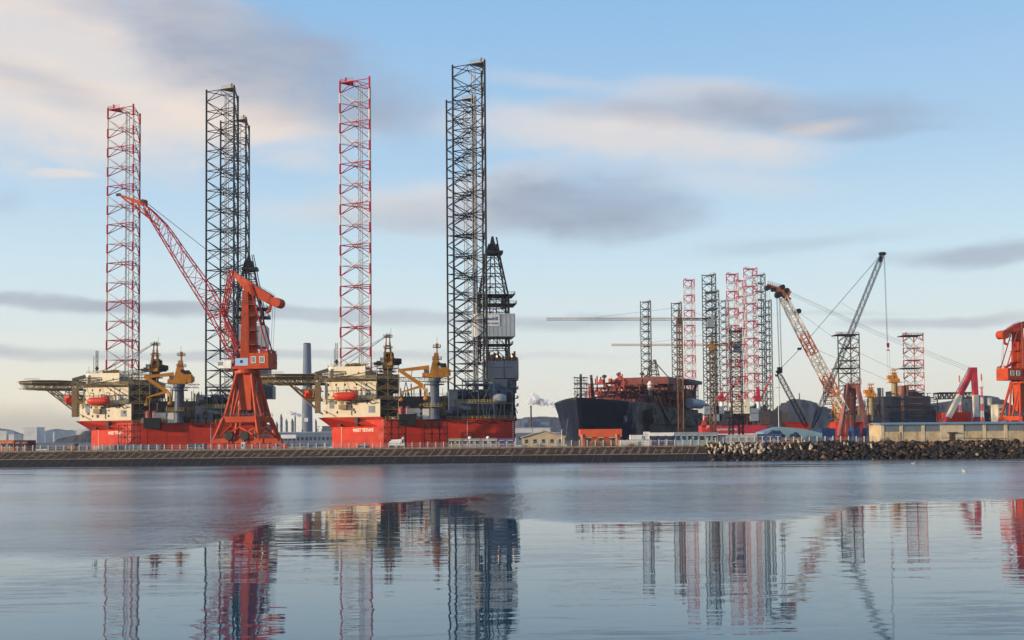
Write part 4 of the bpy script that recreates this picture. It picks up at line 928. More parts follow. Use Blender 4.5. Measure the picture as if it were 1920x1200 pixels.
        for i in range(n):
            for k in range(4):
                j = (k + 1) % 4
                q.tube(C4[i][k], C4[i + 1][k], .2, 6)
                q.tube(C4[i][k], C4[i][j], .1, 4)
                if (i + k) % 2: q.tube(C4[i][k], C4[i + 1][j], .1, 4)
                else: q.tube(C4[i][j], C4[i + 1][k], .1, 4)
        jb = part(t, 'jib', q, m_orangedk)
        q = MB()
        q.bar(rz(39.2, 0, 87.2), rz(48.6, 0, 91.0), 1.3, 1.5, 0, .5, .5); q.box(rz(38.8, 0, 87.6), (1.8, 1.8, 1.8), M=Ms)
        for y in (-.7, .7): q.tube(rz(33.5, y, 79.4), rz(47.6, y * .4, 90.2), .22, 5)
        for a, b in (((37, 82), (38.8, 86.4)), ((40.5, 84.7), (41.5, 87.8)), ((43.5, 87), (44, 89)), ((37, 82), (41.5, 87.8)), ((40.5, 84.7), (44, 89))): q.tube(rz(a[0], 0, a[1]), rz(b[0], 0, b[1]), .14, 4)
        nb = part(jb, 'jib_head', q, m_orange)
        q = MB(); q.box(rz(48.6, 0, 90.9), (1.6, .8, .9), M=Ms); q.tube(rz(38.9, -1.1, 87.9), rz(38.9, 1.1, 87.9), .8, 12); parts(jb, 'sheave', q, m_black)
        q = MB()
        q.lattice(rz(5.8, 0, 62.0), rz(8.6, 0, 47.4), 7, 1.9, 1.5, .2, .11, up=(Ms @ V(1, 0, 0)))
        for y in (-1.7, 1.7):
            q.tube(rz(8.4, y, 47), rz(2.2, y * .8, 33.5), .24, 5); q.tube(rz(8.4, y, 47), rz(13.2, y, 46), .2, 5); q.tube(rz(8.4, y, 47), rz(6.2, y, 37.5), .18, 5); q.tube(rz(3, y, 37.5), rz(6.2, y, 37.5), .14, 4)
        q.lathe(rz(8.4, 0, 46.2), [(.9, 0), (1.1, .8), (.9, 1.6)], 8)
        part(jb, 'balance_link', q, m_orangedk)
        q = MB()
        for y in (-.4, .4): q.tube(rz(39, y, 88.4), rz(5.8, y, 62.6), .05, 4)
        part(t, 'hoist_rope', q, m_wire)
    else:
        q = MB(); q.bar(rz(8.4, 0, 55), rz(26, 0, 60), 1.4, 1.8, 0, .8, 1.0); q.lattice(rz(4.6, 0, 32), rz(32, 0, 74), 12, 3, 3.4, .24, .13); part(t, 'jib', q, m_orangedk)
    return t
cp = W(464, 829, 380)
portal_crane('orange portal crane with a long red lattice jib and pale blue cabin', (cp.x, 380, QZ), R(180 - 9.5), R(-10), True, flip=True)
c2 = W(1915, 829, 502)
C2 = portal_crane('orange portal crane standing behind the long rust streaked warehouse', (c2.x, 502, QZ), R(14), R(20), False, cabs=False)
# ---------------------------------------------------------------- moored hull being converted (dark bow)
def ship():
    a = Vector((.40, .917, 0)).normalized(); st = W(1088, 812, 600)
    yaw = math.atan2(a.y, a.x)
    t = thing('tanker_ship', 'dark navy blunt bowed ship under conversion behind the orange roofed hut', 'ship', (st.x, 600, 0), yaw)
    # local: x aft from the stem, y to port (away), starboard = -y (towards the camera)
    L, B = 195.0, 22.0; K = 9; vs = []; N = 26
    zs = [-2, 1, 5, 9, 13, 17, 21, 24.5, 26.5]
    for i in range(N + 1):
        u = i / N; x0 = L * u ** 1.6
        for side in (-1, 1):
            for k, z in enumerate(zs):
                f = max(0, min(1, (z + 2) / 28.5)); rake = 9.0 * (1 - f) ** 1.0 * max(0, 1 - x0 / 60)
                full = 24 + 22 * (1 - f) ** 1.3
                b = B * min(1, (max(0, x0) / full)) ** .72 if x0 < full else B
                vs.append((x0 + rake - 6 * max(0, 1 - x0 / 60), side * b, z + (2.2 * max(0, 1 - x0 / 26) * f)))
    M_ = len(zs); fs = []
    for i in range(N):
        for s_ in (0, 1):
            for k in range(M_ - 1):
                p = (i * 2 + s_) * M_ + k; r_ = ((i + 1) * 2 + s_) * M_ + k
                f = (p, r_, r_ + 1, p + 1); fs.append(f if s_ == 0 else f[::-1])
        p = i * 2 * M_ + M_ - 1; r_ = (i + 1) * 2 * M_ + M_ - 1
        fs.append((p, r_, r_ + M_, p + M_))
    e = N * 2 * M_; fs += [(e + k, e + M_ + k, e + M_ + k + 1, e + k + 1) for k in range(M_ - 1)]
    q = MB(); mi = []
    q.add(vs, fs)
    for j, f in enumerate(fs):
        x = sum(vs[v][0] for v in f) / len(f); z = sum(vs[v][2] for v in f) / len(f)
        q.m[j] = 1 if (x > 62 + 1.2 * (22 - z)) else 0
    m_navy = mat('hull_navy', (12, 17, 38), .5, var=.2, scale=.05, rust=.08, rcol=(50, 34, 30), spec=.25, plate=(9, 3)); m_ox = mat('hull_oxide', (60, 33, 33), .7, var=.25, scale=.05, rust=.2, plate=(9, 3))
    h = part(t, 'hull', q, [m_navy, m_ox])
    q = MB(); pts = [(vs[(i * 2) * M_ + M_ - 1]) for i in range(0, N + 1)]; pts2 = [(vs[(i * 2 + 1) * M_ + M_ - 1]) for i in range(0, N + 1)]
    for P in (pts, pts2):
        for p0, p1 in zip(P[:14], P[1:15]): q.bar(V(*p0) + V(0, 0, .4), V(*p1) + V(0, 0, .4), .4, 1.2)
    part(h, 'bulwark', q, m_navy)
    q = MB(); n_ = 16
    c = V(26, -20.4, 16); 
    q.tube(V(20, -20.6, 18), V(20, -19.5, 18), 1.8, n_); q.tube(V(20, -18.0, 7), V(20, -17, 7), .9, 10); q.tube(V(27, -20.4, 7), V(27, -19, 7), .9, 10); q.bar(V(-1.5, 6.5, 18), V(2.2, 9, 8), .5, .9); q.box((3, 9.4, 8.6), (2.2, 1.2, 1.0), rz=.9)
    parts(h, 'anchor_gear', q, m_bluegrey)
    q = MB()
    for x0, x1 in ((18, 88), (30, 100)): q.path([V(x0, -21 + (x0 < 20) * 2, 28.5 - (x0 - 18) * .1), V((x0 + x1) / 2, -24, 14), V(x1, -26, 5)], .09, 4)
    part(t, 'mooring_rope', q, m_wire)
    # starboard side porch and topside modules
    rng = random.Random(11)
    q = MB(); q.b6(58, 190, -26, -21.9, 15.5, 24); q.prism([(58, -22), (76, -22), (76, -26), (58, -24)], 11, 15.4)
    for k in range(60):
        x = rng.uniform(60, 188); z = rng.uniform(15.5, 24); q.b6(x - rng.uniform(.5, 3), x + rng.uniform(.5, 3), -26.6, -25.9, z - .4, z + rng.uniform(.2, 1.2), 0)
    q.bar(V(70, -26.4, 29), V(96, -26.6, 16), 1.2, 1.4)
    part(t, 'side_porch', q, mat('porch_dark', (40, 28, 29), .65, var=.3, rust=.1))
    md = mat('module_brown', (100, 43, 37), .65, var=.3, scale=.25, rust=.12); mr = mat('module_red', (150, 44, 40), .6, var=.25, rust=.08)
    def module(x0, x1, y0, y1, z0, z1, m, name='module', clutter=20):
        q = MB(); nl = max(1, int((z1 - z0) / 4))
        for j in range(nl + 1): z = z0 + (z1 - z0) * j / nl; q.b6(x0, x1, y0, y1, z, z + .35)
        for x in (x0 + .3, (x0 + x1) / 2, x1 - .3):
            for y in (y0 + .3, y1 - .3): q.bar(V(x, y, z0), V(x, y, z1), .5)
        q.tube(V(x0, y0, z0), V((x0 + x1) / 2, y0, z1), .18, 4); q.tube(V(x1, y0, z0), V((x0 + x1) / 2, y0, z1), .18, 4)
        for k in range(clutter):
            x = rng.uniform(x0, x1); y = rng.uniform(y0, y1); z = z0 + (z1 - z0) * rng.randrange(nl + 1) / nl; w_ = rng.uniform(.4, 1.8); hh = rng.uniform(.6, 3.4)
            if rng.random() < .6: q.b6(x - w_, x + w_, y - w_, y + w_, z, z + hh)
            else: q.tube(V(x, y, z), V(x, y, z + hh * 1.6), .4, 6)
        return part(t, name, q, m)
    module(24, 32, -14, 4, 26.5, 38, mr, clutter=26); module(34, 50, -16, 8, 26.5, 34, md, clutter=26); module(46, 52, -12, -4, 33, 41, mr, clutter=14); module(52, 78, -20, 10, 26.5, 37, md, clutter=40)
    module(80, 108, -21, 10, 26.5, 39, md, clutter=40); module(108, 150, -23, 12, 27, 41, md, clutter=60); module(150, 188, -24, 14, 27, 43, md, clutter=60)
    q = MB(); q.b6(112, 150, -22, 10, 41.5, 45.6); q.b6(118, 142, -23.5, 10, 37, 40.6); q.b6(152, 186, -23, 8, 27, 39); q.b6(80, 106, -19, 6, 27, 33); q.b6(54, 76, -17, 6, 27, 33); parts(t, 'deckhouse', q, md)
    q = MB()
    q.tube(V(152, -25.5, 30), V(186, -25.5, 30), 3.2, 12); part(t, 'pressure_tank', q, m_grey)
    q = MB(); q.b6(158, 200, -24, 12, 43.8, 46.0); q.bar(V(198, -20, 43.8), V(186, -20, 28), 1.6, 2.4); q.bar(V(198, 8, 43.8), V(186, 8, 28), 1.6, 2.4); part(t, 'helideck', q, m_deck)
    q = MB(); q.lattice(V(128, -8, 45.6), V(128, -8, 57.5), 5, lambda s: 7 - 4 * s, lambda s: 7 - 4 * s, .28, .15); q.bar(V(128, -8, 57.5), V(128, -18, 46), .6); part(t, 'gantry_tower', q, m_brown)
    # bow scaffold, deck crane, mast heads
    q = MB(); q.lattice(V(8, 2, 27), V(8, 2, 41.5), 7, 5.6, 5.6, .12, .09); q.tube(V(8, 2, 27), V(8, 2, 43), .7, 8)
    for z in (29, 32, 35, 38, 41): q.box((8, 2, z), (7, 7, .25))
    part(t, 'bow_scaffold', q, m_dark)
    q = MB(); q.bar(V(15.5, -3, 28), V(11.4, -3, 42.5), 1.6, 1.8, 0, 1.0, 1.2); q.bar(V(4, 6, 28), V(7, 3, 32), .5); q.bar(V(2, -2, 28.6), V(12, -12, 31), .7, .9); part(t, 'deck_crane', q, mat('crane_maroon', (86, 52, 54), .6))
    q = MB()
    for x, y, z0, z1 in ((30, -5, 38, 41.5), (49, -8, 41, 43.5), (79, -14, 37, 45)): q.tube(V(x, y, z0), V(x, y, z1), .35, 6); q.lathe((x, y, z1), [(.4, 0), (1.5, .6), (1.3, 1.6), (.3, 2.0)], 8)
    for k in range(26): x = rng.uniform(12, 110); y = rng.uniform(-18, 4); q.tube(V(x, y, 32), V(x, y, rng.uniform(35, 42)), .1, 4)
    parts(t, 'deck_post', q, m_brown)
    q = MB(); q.rail([V(p[0] + .5, p[1] * .98, p[2]) for p in pts[6:16]], 1.2, 2.5, .07); part(t, 'guard_rail', q, m_grey)
    q = MB(); q.lathe((82, -18, 33), [(1.2, 0), (1.0, 3), (1.6, 4), (1.6, 7), (.5, 8.6)], 10); part(t, 'white_mast', q, m_white); t.scale = (.9, 1, 1)
ship()
# ---------------------------------------------------------------- tower cranes
def tower_crane(label, px, D, py_jib, px_tip, px_tail, mcol, w_=2.0, jibw=1.5):
    b = W(px, 826, D); top = W(px, py_jib, D); t = thing('tower_crane', label, 'crane', (b.x, D, QZ))
    q = MB(); zt = top.z - QZ; q.lattice(V(0, 0, 0), V(0, 0, zt), int(zt / 3), w_, w_, .2, .13); q.box((0, 0, .3), (5, 5, .8)); part(t, 'mast', q, mcol)
    x0 = W(px_tip, py_jib, D).x - b.x; x1 = W(px_tail, py_jib, D).x - b.x
    q = MB(); q.lattice(V(0, 0, zt + 1), V(x0, 0, zt + .8 + abs(x0) * .012), 44, jibw, jibw, .085, .045); part(t, 'jib', q, m_yellow if 'yellow' in label else mat('jib_buff', (176, 142, 104), .55, rust=.1))
    q = MB(); q.lattice(V(0, 0, zt + 1), V(x1, 0, zt + .8), 8, jibw, 1.0, .16, .1); part(t, 'counter_jib', q, m_yellow if 'yellow' in label else m_brown)
    q = MB(); q.box((x1 * .9, 0, zt - 1.2), (3.4, 2, 4.2)); q.box((x1 * .97, 0, zt + 2), (1.5, 1.6, 2)); parts(t, 'counterweight', q, m_grey)
    q = MB(); q.box((0, -1.5, zt - .4), (2.4, 2.2, 2.6)); q.box((0, 0, zt + .6), (2.8, 2.8, 1.2)); part(t, 'cab', q, m_yellow if 'yellow' in label else m_brown)
    q = MB(); q.lattice(V(0, 0, zt + 1), V(0, 0, zt + 7), 3, lambda s: 1.6 - 1.3 * s, lambda s: 1.6 - 1.3 * s, .15, .09); part(t, 'tower_top', q, mcol)
    q = MB(); q.tube(V(0, 0, zt + 7), V(x0 * .62, 0, zt + 2.4), .05, 4); q.tube(V(0, 0, zt + 7), V(x1 * .9, 0, zt + 1.6), .05, 4); q.tube(V(x0 * .3, 0, zt), V(x0 * .3, 0, zt - 8), .05, 4); part(t, 'tie_rope', q, m_wire)
    return t
tower_crane('brown masted tower crane with the longest level jib over the dark ship', 1277, 560, 602, 1024, 1338, mat('mast_rust', (104, 66, 40), .6, var=.25, rust=.2), 2.7, 1.1)
tower_crane('yellow tower crane with a thin lower jib among the far rig legs', 1338, 600, 650, 1146, 1386, mat('mast_ochre', (96, 74, 44), .6, var=.25, rust=.25), 2.8, .9)
q = MB(); b = W(1378, 826, 590); t = thing('work_tower', 'dark lattice work tower without a jib in front of the far red banded hull', 'tower', (b.x, 590, QZ)); q.lattice(V(-2, 0, 0), V(-2, 0, 13), 4, 2.2, 3, .25, .16); q.lattice(V(3.4, 0, 0), V(3.4, 0, 13), 4, 2.2, 3, .25, .16); parts(t, 'tower_foot', q, m_scaf)
q = MB(); q.box((.6, 0, 13.4), (9, 4, .8)); q.lattice(V(1.4, 0, 13.8), V(1.4, 0, 62), 18, 5.6, 4, .25, .14); q.box((1.2, 0, 60), (7, 4, .3)); part(t, 'tower_frame', q, m_dark)
# ---------------------------------------------------------------- far jack-up rigs
FR = 'jack-up rigs far across the basin'
def far_rig(label, hullpx, D, legs, hull_z, hm, acc=None, cranes=(), text=None, extra=0, stripe=False, tall=9):
    x0, x1 = W(hullpx[0], 820, D).x, W(hullpx[1], 820, D).x; cx = (x0 + x1) / 2
    t = thing('jackup_rig', label, 'oil rig', (cx, D, 0), 0, FR); hw = (x1 - x0) / 2; z0, z1 = hull_z; rng = random.Random(hullpx[0])
    q = MB(); q.prism([(-hw, -18), (-hw + 6, -22), (hw - 7, -22), (hw, -14), (hw, 30), (-hw, 30)], z0, z1, 0)
    if stripe:
        q.b6(-hw + 6, hw - 8, -22.2, -22.05, z0 - .1, z0 + (z1 - z0) * .42, 1); q.b6(-hw + 6, hw - 8, -22.3, -22.1, z0 + (z1 - z0) * .42, z0 + (z1 - z0) * .5, 2)
    h = part(t, 'hull', q, [hm, m_grey, m_white])
    if text: lettering(h, 'name_lettering', text[0], text[1], Matrix.Translation((text[2] - cx, -22.4, z0 + (z1 - z0) * .74)) @ Matrix.Rotation(R(90), 4, 'X'), m_text, ext=.03)
    for (px, pyt, style, dD, s) in legs:
        zt = W(px, pyt, D + dD).z; X = W(px, 700, D + dD).x - cx
        add_leg(t, (X + s * .14, dD), zt, style, s=s, bay=8.0 if s < 12.5 else 8.4, rc=.44, rb=.25, rz=0.12, pipes=False)
    if acc:
        for i, (pxa, pxb, pya, pyb, m) in enumerate(acc):
            a, b_ = W(pxa, pyb, D - 16), W(pxb, pya, D - 16); q = MB(); q.b6(a.x - cx, b_.x - cx, -24, -8 + i, a.z, b_.z)
            for k in range(5): x = rng.uniform(a.x - cx, b_.x - cx); q.b6(x - .8, x + .8, -20, -18, b_.z, b_.z + rng.uniform(.5, 3))
            ac = part(t, 'accommodation', q, m)
            for k in range(3):
                q = MB(); x = a.x - cx + (b_.x - a.x) * (k + .7) / 3.6; zz = a.z + (b_.z - a.z) * .62; q.b6(x - .5, x + .5, -24.08, -23.95, zz - .5, zz + .5); part(ac, 'window', q, m_glass)
    for (px, py0, py1, pyt, col) in cranes:
        c = W(px, py0, D - 18); zb, zm, zt = c.z, W(px, py1, D - 18).z, W(px, pyt, D - 18).z; x = c.x - cx
        q = MB(); q.lathe((x, -20, 0), [(2.2, zb - 3), (1.9, zm)], 12); p = part(t, 'pedestal_crane', q, m_white if col is not m_yellow else m_tan)
        q = MB(); q.b6(x - 3, x + 3, -22, -18, zm, zm + 2.2); q.b6(x - 4.5, x - 1, -22, -18, zm + 2.2, zm + 4.5); part(p, 'machinery_deck', q, col)
        q = MB(); zq = zm + 2 + (zt - zm - 2) * .68; q.bar(V(x + .6, -21.4, zm + 2), V(x - .2, -20.8, zq), 3.4, .6, 0, 2.2, .5); q.bar(V(x + .6, -18.6, zm + 2), V(x - .2, -19.2, zq), 3.4, .6, 0, 2.2, .5); q.box((x - .2, -20, zq), (4.4, 3.4, .3)); q.bar(V(x - .9, -20, zq), V(x - .9, -20, zt), .5); q.bar(V(x + .5, -20, zq), V(x + .5, -20, zt), .5); q.box((x - .2, -20, zt), (3.8, 2.6, .4)); q.rail([V(x - 2.2, -21.4, zt), V(x + 1.8, -21.4, zt)], 1.0, 1.2, .09); q.b6(x - 4.4, x + 4.4, -23, -17, zm - .3, zm); part(p, 'kingpost', q, col)
        if col is not m_yellow:
            q = MB(); q.lattice(V(x + 2.5, -20, zm + 1.8), V(x + 13, -20, zt + 6), 10, 1.2, 1.2, .22, .14); part(p, 'boom', q, col)
    q = gear(rng, -hw + 2, hw - 4, -21, 10, z1, 90 + extra, tall, 5); tag(part(t, 'deck_gear', q, [m_brown, m_grey, m_deck, m_tan, m_redleg]), kind='stuff')
    q = MB()
    for k in range(24): x = rng.uniform(-hw + 3, hw - 4); q.tube(V(x, -21, z1), V(x + rng.uniform(-3, 3), -20, z1 + rng.uniform(5, 16)), .25, 4)
    for zz in (z1 + 5, z1 + 9): q.rail([V(-hw + 6, -21, zz), V(hw - 10, -21, zz)], 1.2, 3, .1); q.b6(-hw + 6, hw - 10, -21, -19, zz - .3, zz)
    part(t, 'deck_frame', q, m_brown)
    return t
m_farred = mat('far_hull_red', (168, 34, 48), .5, var=.12, rust=.06)
far_rig('far jack-up rig with one red and two slim dark legs rising behind the dark ship', (1195, 1312), 1165, [(1211, 565, 'dark', 15, 11.5), (1269, 568, 'dark', 30, 11.5), (1293, 524, 'farred', -10, 11.5)], (4, 12), m_farred, extra=20)
far_rig('far red jack-up rig carrying a white name and white sunlit quarters', (1310, 1442), 1010, [(1330, 515, 'dark', 40, 13.2), (1336, 546, 'dark', 85, 13.2), (1374, 513, 'farred', 10, 11)], (3, 18.5), m_farred,
        [(1302, 1318, 757, 777, m_white), (1318, 1345, 762, 777, m_grey), (1372, 1402, 755, 776, m_beige), (1336, 1350, 762, 790, m_grey), (1404, 1418, 766, 790, m_grey), (1422, 1440, 770, 796, m_brown), (1346, 1372, 776, 797, m_deck)], [(1353, 780, 752, 730, m_redleg), (1421, 782, 752, 716, m_redleg)],
        ('GULFWAY DELPH', 2.5, W(1361, 802, 988).x), extra=170, stripe=True, tall=15)
far_rig('far jack-up rig with the tallest red and white leg in the cluster', (1385, 1440), 1075, [(1391, 525, 'farred', 20, 9.5), (1408, 503, 'farred', -20, 12.8), (1424, 515, 'dark', 40, 12.5)], (4, 14), m_deck, [(1395, 1415, 770, 790, m_white), (1398, 1436, 762, 800, m_brown), (1426, 1462, 772, 800, m_deck)], extra=60, tall=16)
far_rig('far jack-up rig showing only two slender dark legs behind the cluster', (1345, 1476), 1240, [(1358, 563, 'dark', 0, 11), (1440, 563, 'dark', 10, 9)], (4, 14), m_brown, [(1440, 1474, 774, 804, m_brown)], extra=60, tall=20)
m_navyrig = mat('navy_rig', (44, 44, 56), .55, var=.25, scale=.1, rust=.08)
FE = far_rig('dark jack-up rig with short legs behind the rusty warehouse', (1585, 1762), 740, [(1588, 627, 'brown', -10, 13.5), (1709, 627, 'redtop', 0, 12.5)], (3, 21), m_navyrig, None, [(1676, 762, 717, 694, m_yellow), (1632, 780, 744, 722, m_yellow)], extra=40)
q = MB(); D = 735; cx = FE.location.x
a, b_ = W(1662, 795, D - 25), W(1748, 742, D - 25); q.b6(a.x - cx, b_.x - cx, -26, 8, 12, b_.z); a2, b2 = W(1694, 742, D - 25), W(1738, 730, D - 25)
q.prism([(a2.x - cx, -25), (b2.x - cx, -25), (b2.x - cx, 4), (a2.x - cx, 4)], b_.z, b2.z, top=[(a2.x - cx, -25), (b2.x - cx - 6, -25), (b2.x - cx - 6, 4), (a2.x - cx, 4)])
q.b6(a.x - cx - 1, b_.x - cx + 3, -27.5, -25, W(1705, 763, D).z - .3, W(1705, 763, D).z + .2)
for k in range(30): x = random.uniform(a.x, b_.x) - cx; z = random.uniform(14, 36); q.b6(x - random.uniform(.5, 4), x + random.uniform(.5, 4), -26.6, -25.9, z, z + random.uniform(.3, 1.4))
part(FE, 'deckhouse', q, m_navyrig)
q = MB(); e = W(1752, 741, D); f = W(1822, 741, D); q.lattice(V(e.x - cx, -8, e.z - 1), V(f.x - cx, -8, f.z), 16, 9, 3.5, .3, .2); q.b6(e.x - cx, f.x - cx, -14, -2, e.z + 1, e.z + 1.6); part(FE, 'helideck', q, m_brown)
for px in (1643, 1649):
    q = MB(); c = W(px, 746, D); q.tube(V(c.x - cx, -10, 20), V(c.x - cx, -10, W(px, 728, D).z), 1.1, 10); part(FE, 'exhaust_stack', q, m_grey)
q = MB()
for px in (1672, 1681): c = W(px, 770, D); q.tube(V(c.x - cx, -24, 12), V(c.x - cx, -24, 40), 2.4 if px == 1672 else 1.6, 10)
for z in (16, 20, 24, 28, 32, 36, 40): q.b6(W(1666, 0, D).x - cx, W(1690, 0, D).x - cx, -27, -22, z, z + .35)
part(FE, 'scaffolded_column', q, mat('lit_brown', (132, 88, 62), .6, var=.3, rust=.3))
q = MB()
for zz in (627, 690):
    c = W(1587, zz, D - 10); q.b6(c.x - cx - 7, c.x - cx + 7, -17, -4, c.z - .3, c.z + .2); q.rail([V(c.x - cx - 7.6, -17, c.z + .2), V(c.x - cx + 7.6, -17, c.z + .2)], 1.2, 2, .1)
for zz in (629, 690): c = W(1709, zz, D); q.b6(c.x - cx - 6.4, c.x - cx + 6.4, -8, 5, c.z - .3, c.z + .2); q.rail([V(c.x - cx - 7.2, -8, c.z + .2), V(c.x - cx + 7.2, -8, c.z + .2)], 1.2, 2, .1)
parts(FE, 'leg_walkway', q, m_brown)
# working platform with scaffolded columns, warm light put into its gold and orange
D = 690; c = W(1565, 815, D); t = thing('process_platform', 'rusty sunlit gold platform of scaffolded pipe columns beside the pink A-frame', 'platform', (c.x, D, 0))
mg = mat('rust_lit_gold', (150, 100, 56), .55, var=.35, scale=.3, rust=.3); rng = random.Random(5)
w0, w1 = W(1546, 0, D).x - c.x, W(1582, 0, D).x - c.x; zt = W(1565, 752, D).z
q = MB(); q.b6(w0 - 1, w1 + 6, -7, 10, 2, W(1565, 790, D).z); q.b6(w0 - 1.5, w1 + 7, -8, 11, W(1565, 800, D).z, W(1565, 799, D).z); part(t, 'pontoon', q, mat('orange_lit_pontoon', (196, 96, 44), .6, var=.2, rust=.2))
q = MB()
for k in range(60): x = rng.uniform(w0, w1); y = rng.uniform(-6, 8); z = rng.uniform(14, 26); q.tube(V(x, y, z), V(x, y, min(zt, z + rng.uniform(3, 10))), rng.uniform(.2, .9), 6)
for z in (14, 18, 22, 26, 29): q.b6(w0, w1, -6.5, 8, z, z + .3)
q.lathe(((w0 + w1) / 2 - 2, 0, 14), [(3.6, 0), (3.6, 12), (2.4, 16), (1.6, 17)], 12); part(t, 'pipe_column', q, mg)
q = MB(); x = W(1553, 0, D).x - c.x; q.lathe((x, -2, 0), [(1.3, zt - 1), (1.3, zt + 4), (.4, zt + 6)], 10); part(t, 'yellow_tank', q, m_yellow)
q = MB(); q.lattice(V(w0 - 2, 2, zt - 2), V(w0 - 2, 2, zt + 13), 6, 5, 5, .2, .14); part(t, 'scaffold_frame', q, m_brown)

# orange work boat in front of the far red hull
D = 600; a, b_ = W(1312, 812, D), W(1338, 812, D); L = b_.x - a.x; t = thing('work_boat', 'small bright orange work boat with a red bow before the far red hull', 'boat', ((a.x + b_.x) / 2, D, 0))
q = MB(); q.prism([(-L / 2, -1.6), (L * .42, -1.6), (L / 2, 0), (L * .42, 1.6), (-L / 2, 1.6)], 4.6, 9.2, top=[(-L / 2 - .4, -2), (L * .42, -2), (L / 2 + .6, 0), (L * .42, 2), (-L / 2 - .4, 2)]); q.prism([(-L * .2, -1.4), (L * .4, -1.4), (L * .4, 1.4), (-L * .2, 1.4)], 9.2, 12.6, top=[(L * .1, -1.2), (L * .4, -1.2), (L * .4, 1.2), (L * .1, 1.2)]); part(t, 'hull', q, m_lifeboat)
q = MB(); q.b6(-L * .36, -L * .06, -1.2, 1.2, 9.2, 15.2); q.b6(-L * .3, -L * .14, -.8, .8, 15.2, 16.8); part(t, 'wheelhouse', q, m_lifeboat); q = MB(); q.b6(-L * .37, -L * .05, -1.3, -1.2, 13, 14); part(t, 'window', q, m_glass); q = MB(); q.tube(V(-L * .2, 0, 16.8), V(-L * .2, 0, 19.5), .3, 5); q.b6(-L / 2 - .3, L / 2, -1.75, -1.62, 4.6, 5.4); part(t, 'fender', q, m_white)
# ---------------------------------------------------------------- floating sheerleg crane, crawler crane
D = 560
m_boomw = mat('boom_white', (206, 196, 178), .5, var=.12, rust=.12); m_boomo = mat('boom_orange', (176, 96, 62), .5, var=.15, rust=.1)
base = W(1590, 812, D); t = thing('floating_crane', 'floating crane with a white and rust banded boom held by a pink A-frame', 'crane', (base.x, D, 0))
foot, head = W(1582, 771, D), W(1468, 557, D)
q = MB(); u_ = Vector((0, 1, 0))
bands = lambda s: 1 if .13 < s < .30 or .48 < s < .66 else 0
q.lattice(foot, head, 22, lambda s: 9 - 5.0 * s, lambda s: 2.3 + 1.6 * min(1, s * 4, (1 - s) * 3 + .4), .42, .18, up=(.8, 0, .5), mif=bands, seg=5)
boom = part(t, 'boom', q, [m_boomw, m_boomo], world=True)
q = MB(); h0, h1 = W(1473, 551, D), W(1438, 534, D); q.bar(h0 + V(1.6, 0, -.8), h1, 4.6, 4.2, 0, 2.6, 1.2); q.bar(h0 + V(2, 0, -3.4), W(1452, 541, D), 3.0, 2.2, 0, 2, .8); part(boom, 'boom_head', q, m_boomo, world=True)
q = MB()
for px, py, r_ in ((1439, 540, 1.3), (1459, 553, 1.6), (1466, 539, 1.3), (1474, 546, 1.5), (1496, 584, 1.3), (1450, 543, 1.0)): p = W(px, py, D); q.tube(p + V(0, -2.2, 0), p + V(0, 2.2, 0), r_, 10); q.box(p, (2 * r_, 3.2, 1.2 * r_))
parts(boom, 'sheave', q, m_black, world=True)
q = MB(); q.rail([W(1440, 533, D), W(1466, 540, D)], 1.6, 1.2, .08); part(boom, 'guard_rail', q, m_brown, world=True)
# pink A-frame
q = MB(); tp = W(1596, 722, D)
for pa, pb, dy, w_ in ((1588, 1574, -8, 1.9), (1597, 1597, 5, 1.6), (1607, 1629, -8, 2.1), (1603, 1600, 10, 1.5), (1592, 1587, 8, 1.5)): q.bar(W(pb, 818, D + dy), W(pa, 722, D + dy * .15), w_, w_, 0, w_ * .85, w_ * .85)
q.bar(W(1588, 724, D), W(1612, 724, D), 3.0, 2.4)
for z in (722, 716): q.rail([W(1586, z, D) + V(0, -2, 0), W(1613, z, D) + V(0, -2, 0)], 1.4, 1.5, .1)
q.bar(W(1583, 775, D) + V(0, -5, 0), W(1604, 775, D) + V(0, 5, 0), 1.2); part(t, 'a_frame', q, m_pinkred, world=True)
# barge and far red-white back frame
q = MB(); a, b_ = W(1552, 812, D), W(1860, 812, D); q.b6(a.x, b_.x, D - 16, D + 22, -1, 5.4)
part(t, 'barge', q, m_deck, world=True)
q = MB(); a, b_ = W(1584, 812, D), W(1648, 790, D); q.b6(a.x, b_.x, D + 8, D + 26, 3, b_.z); part(t, 'deckhouse', q, m_red, world=True)
q = MB(); a, b_ = W(1785, 812, D), W(1826, 772, D); q.b6(a.x, b_.x, D + 4, D + 20, 3, b_.z)
for k in range(12): x = a.x + (b_.x - a.x) * k / 11; q.bar(V(x, D + 3.9, 5), V(x, D + 3.9, b_.z), .3)
q.b6(a.x, b_.x, D + 3.7, D + 4, 12, 12.4); part(t, 'winch_house', q, m_red, world=True)
q = MB()
def banded(p, q_, w_, cuts):
    p, q_ = Vector(p), Vector(q_); e = [0] + cuts + [1]
    for i in range(len(e) - 1): q.bar(p.lerp(q_, e[i]), p.lerp(q_, e[i + 1]), w_, w_, i % 2)
for dy in (-7,):
    banded(W(1769, 800, D + dy), W(1823, 695, D + dy * .4), 2.2, [.16, .56]); banded(W(1832, 800, D + dy), W(1826, 695, D + dy * .4), 2.4, [.17, .56])
q.bar(W(1818, 695, D), W(1830, 695, D), 3.2, 3.2, 0); mp_ = mat('frame_crimson', (176, 44, 58), .55, rust=.08)
bf = part(t, 'back_frame', q, [mp_, m_boomw], world=True)
q = MB(); q.rail([W(1763, 796, D - 8), W(1817, 694, D - 4)], 1.4, 2.0, .12); part(bf, 'ladder', q, m_tan, world=True)
q = MB()
